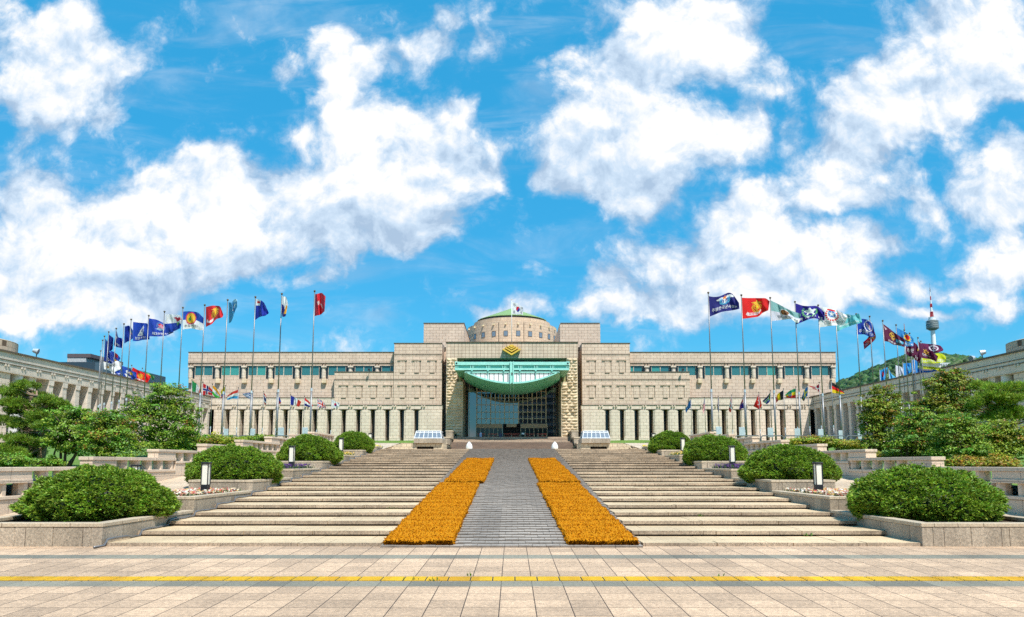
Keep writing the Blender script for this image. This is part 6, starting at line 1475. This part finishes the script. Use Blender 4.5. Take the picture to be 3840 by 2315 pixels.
def pine(foot, Y, pads, label, seed, col=(.16, .29, .022)):
    """pads: (px, py, rx, ry) flattened needle clusters; limbs run from the trunk to each"""
    r = np.random.RandomState(seed); x = at(foot[0], 1700, Y).x; z = side_z(x, Y)-.03
    t = thing('pine_tree', (x, Y, z), label, 'tree', 'garden trees')
    V, Fs, Tt = [], [], []; off = 0; m = MB()
    tops = []
    pads = list(pads)+[(px+r.uniform(-1, 1)*rx, py+r.uniform(-.4, 1.2)*ry, rx*r.uniform(.4, .6), ry*r.uniform(.8, 1.3)) for (px, py, rx, ry) in pads for _ in range(2)]
    for (px, py, rx, ry) in pads:
        ry *= 1.25; c = at(px, py, Y+r.uniform(-1.2, 1.2)); a, b = rx*Y/F, ry*Y/F; k = int(50+150*a*(b+.4)); tops.append((c, a))
        d = r.normal(size=(k, 3)); d /= np.linalg.norm(d, axis=1)[:, None]; d[:, 2] = np.abs(d[:, 2])*1.1-.25
        P = np.array(c)+d*np.array([a, a*.85, b])*r.uniform(.35, 1, (k, 1))
        tone = r.uniform(.55, 1.4, k)
        for j in range(20):
            D = r.normal(size=(k, 3))*.55+np.array([0, 0, .75])+d*.5; D /= np.linalg.norm(D, axis=1)[:, None]
            v, f = fronds(P+r.normal(size=(k, 3))*.03, D, .15, .010, r); V.append(v); Fs.append(f+off); off += len(v)
            cc = np.array(col)[None]*(tone*r.uniform(.7, 1.3, k))[:, None]; cc[:, 0] *= r.uniform(.8, 1.5, k); Tt.append(cc)
    np_mesh('crown', np.concatenate(V), np.concatenate(Fs), np.concatenate(Tt), LEAF, t)
    zt = max(c.z for c, a in tops)-.2; xm = sum(c.x for c, a in tops)/len(tops)
    tr = [Vector((x, Y, z-.1)), Vector((x+.12, Y, z+(zt-z)*.25)), Vector((x*.7+xm*.3-.1, Y+.1, z+(zt-z)*.55)), Vector((x*.4+xm*.6, Y, zt))]
    m.poly_tube(tr, [.17, .14, .10, .03], 8)
    for c, a in tops:
        q = tr[1].lerp(tr[3], max(0, min(.9, (c.z-.25-tr[1].z)/(tr[3].z-tr[1].z))))
        m.poly_tube([q, q.lerp(c, .45)+Vector((0, 0, -.1)), c+Vector((0, 0, -.08))], [.055, .04, .015], 5)
        for _ in range(3):
            e = c+Vector((r.uniform(-.8, .8)*a, r.uniform(-.5, .5)*a, .02)); m.poly_tube([q.lerp(c, .6), e], [.025, .01], 4)
    m.build('trunk', BARK_PALE, t, smooth=True)
# left garden
pine((150, 1735), 29, [(110, 1452, 45, 14), (60, 1475, 60, 16), (130, 1490, 70, 18), (190, 1510, 55, 16), (30, 1520, 60, 22), (90, 1545, 80, 22), (160, 1560, 70, 20), (220, 1525, 40, 14), (20, 1585, 60, 22), (100, 1600, 90, 24), (60, 1650, 80, 22), (140, 1655, 60, 22), (10, 1690, 50, 20), (110, 1700, 60, 18)], 'windswept pine tree with pale bare branches at the left edge', 21)
tree_px((245, 1740), 27, [(255, 1545, 55, 24), (215, 1580, 50, 30), (300, 1560, 50, 30), (340, 1580, 45, 35), (260, 1610, 80, 45), (330, 1640, 60, 45), (215, 1650, 50, 40), (290, 1680, 60, 25)], 210, 34, .040, 'multi-stemmed green tree between the pine and the largest left tree', 5, 5)
tree_px((560, 1725), 33, [(620, 1465, 60, 34), (575, 1490, 50, 36), (670, 1490, 40, 40), (530, 1525, 60, 42), (610, 1530, 80, 50), (690, 1550, 50, 50), (480, 1570, 60, 45), (560, 1590, 90, 50), (650, 1600, 90, 50), (720, 1610, 45, 35), (500, 1640, 80, 40), (600, 1660, 100, 40), (680, 1660, 60, 35)], 430, 34, .045, 'largest leafy tree on the left with an airy rounded crown', 3, 6, red=.10)
tree_px((400, 1730), 25.5, [(385, 1570, 50, 36), (350, 1610, 50, 40), (430, 1590, 50, 45), (400, 1640, 80, 45), (455, 1650, 50, 45), (360, 1680, 55, 34), (430, 1695, 70, 24)], 230, 34, .036, 'bushy green tree with rusty tips in front of the largest left tree', 4, 7, red=.25)
for i, (px, py, Y, rx, ry, lab) in enumerate([(40, 1725, 24, 60, 28, 'low green shrub beneath the pine at the left edge'), (180, 1735, 26, 40, 18, 'small leafy shrub behind the lowest left balustrade')]):
    tree_px((px, 1745), Y, [(px, py, rx, ry), (px-rx*.5, py+8, rx*.6, ry*.8), (px+rx*.5, py+6, rx*.6, ry*.8)], 90, 30, .034, lab, 3, 30+i, name='shrub', cat='shrub', group='garden shrubs')
for i, (pts, Y, lab) in enumerate([([(640, 1668, 55, 22), (700, 1660, 60, 24), (760, 1655, 60, 24), (820, 1658, 50, 22), (870, 1660, 50, 18)], 37, 'long yellow-green hedge behind the third left balustrade'), ([(930, 1648, 35, 11), (975, 1645, 40, 12), (1010, 1650, 30, 10)], 42, 'short dark green hedge beside the grey notice panels on the left')]):
    tree_px((pts[len(pts)//2][0], 1690), Y, pts, 300 if i == 0 else 110, 34, .042, lab, 6, 40+i, col=(.17, .26, .018) if i == 0 else (.10, .21, .018), red=.08, name='hedge', cat='hedge', group='garden hedges')
# right garden
tree_px((3275, 1735), 31, [(3290, 1470, 26, 24), (3340, 1470, 22, 24), (3270, 1510, 40, 32), (3330, 1510, 50, 36), (3300, 1550, 70, 42), (3265, 1590, 45, 45), (3340, 1600, 60, 50), (3290, 1650, 60, 38)], 260, 34, .042, 'slender tree with rusty young leaves, leftmost in the right garden', 6, 8, col=(.125, .20, .018), red=.30)
tree_px((3525, 1740), 33, [(3590, 1400, 35, 20), (3535, 1410, 36, 22), (3500, 1440, 40, 26), (3570, 1440, 60, 34), (3625, 1445, 40, 26), (3500, 1490, 60, 36), (3580, 1500, 80, 44), (3450, 1520, 40, 22), (3520, 1555, 90, 44), (3620, 1540, 50, 40), (3560, 1600, 90, 40)], 380, 34, .045, 'tallest airy tree in the right garden with rusty top leaves', 4, 9, col=(.11, .19, .018), red=.26)
pine((3790, 1740), 30, [(3690, 1450, 45, 12), (3740, 1460, 60, 16), (3800, 1455, 60, 16), (3720, 1490, 70, 18), (3800, 1500, 70, 18), (3680, 1520, 40, 14), (3780, 1540, 70, 18), (3830, 1570, 50, 20), (3720, 1570, 60, 18)], 'pine tree with layered needle pads at the right edge', 22, (.21, .36, .028))
tree_px((3420, 1735), 28, [(3440, 1560, 50, 34), (3400, 1600, 50, 40), (3470, 1600, 60, 40), (3430, 1650, 80, 42), (3500, 1650, 60, 42), (3380, 1670, 40, 30), (3460, 1700, 70, 22)], 260, 34, .038, 'bushy green tree in the middle of the right garden', 6, 10, red=.16)
tree_px((3600, 1745), 26.5, [(3590, 1585, 60, 38), (3550, 1630, 50, 40), (3640, 1620, 55, 42), (3600, 1670, 80, 42), (3540, 1690, 40, 30), (3660, 1690, 50, 30)], 240, 34, .036, 'bushy tree with reddish tips before the tallest right tree', 4, 11, red=.22)
tree_px((3750, 1745), 27.5, [(3740, 1600, 60, 36), (3700, 1640, 50, 40), (3790, 1640, 60, 44), (3750, 1690, 80, 40), (3830, 1660, 40, 50)], 250, 34, .037, 'dense yellow-green tree under the right-hand pine', 4, 12, col=(.15, .24, .02), red=.10)
for i, (pts, Y, lab, rd) in enumerate([([(2990, 1660, 40, 16), (3040, 1652, 45, 18), (3095, 1658, 45, 16), (3150, 1665, 45, 16), (3205, 1668, 45, 14)], 39, 'rusty yellow-green hedge below the right railings', .3), ([(3290, 1712, 50, 14), (3350, 1715, 50, 14), (3250, 1710, 30, 10)], 29, 'low green hedge behind the second right balustrade', .1)]):
    tree_px((pts[len(pts)//2][0], 1700), Y, pts, 220, 34, .040, lab, 6, 50+i, col=(.18, .24, .018), red=rd, name='hedge', cat='hedge', group='garden hedges')
for i, (px, py, Y, rx, ry, lab) in enumerate([(3620, 1735, 25, 60, 20, 'orange-tinged shrub behind the lowest right balustrade'), (3740, 1735, 25, 60, 22, 'low olive shrub at the right edge of the garden')]):
    tree_px((px, 1745), Y, [(px, py, rx, ry), (px-rx*.5, py+6, rx*.6, ry*.8), (px+rx*.5, py+4, rx*.6, ry*.8)], 100, 30, .034, lab, 3, 60+i, col=(.20, .20, .016), red=.3, name='shrub', cat='shrub', group='garden shrubs')
# small yellow flower clumps by the farthest bushes
for sg in (-1, 1):
    f = flower_patch('yellow_flowers', sg*7.75, sg*8.6, 41.4, 42.2, 2.5, 240, [(.75, .55, .02), (.8, .65, .05)], .28)
    tag(f, 'clump of bright yellow flowers beside the farthest yew bush, %s of the stairs' % ('left' if sg < 0 else 'right'), 'flowers', kind='stuff')

# ------------------------------------------------------------------ steel railings in front of the pole rings
def railing(px0, px1, Y, lab):
    a, b = at(px0, 1640, Y).x, at(px1, 1640, Y).x; xm = (a+b)/2; z = side_z(xm, Y); zt = at(px0, 1635, Y).z
    t = thing('railing', (xm, Y, z), lab, 'railing', 'steel railings beside the flagpoles')
    m = MB(); h = zt-z; r_ = .18
    pts = [(a, Y, z-.05), (a, Y, zt-r_), (a+.06, Y, zt-.05), (a+r_, Y, zt), (b-r_, Y, zt), (b-.06, Y, zt-.05), (b, Y, zt-r_), (b, Y, z-.05)]
    m.poly_tube(pts, .05, 6); m.build('hoop', STEEL, t)
    m = MB(); m.tube((a, Y, z+.35), (b, Y, z+.35), .03, n=6); m.build('lower_bar', RED if px0 > 2900 else STEEL, t)
for i, (a, b) in enumerate([(818, 895), (899, 985), (989, 1083), (1088, 1135)]):
    railing(a, b, 64, 'rounded steel railing hoop on the left, %s from the garden tree' % ['first', 'second', 'third', 'fourth'][i])
for i, (a, b) in enumerate([(2690, 2752), (2757, 2850), (2854, 2938), (2942, 3018), (3022, 3096), (3100, 3170), (3174, 3240)]):
    railing(a, b, 64, 'rounded steel railing hoop on the right, %s from the stairs' % ['first', 'second', 'third', 'fourth', 'fifth', 'sixth', 'seventh'][i])

# tidy helper properties
for o in bpy.data.objects:
    if '_o' in o: del o['_o']
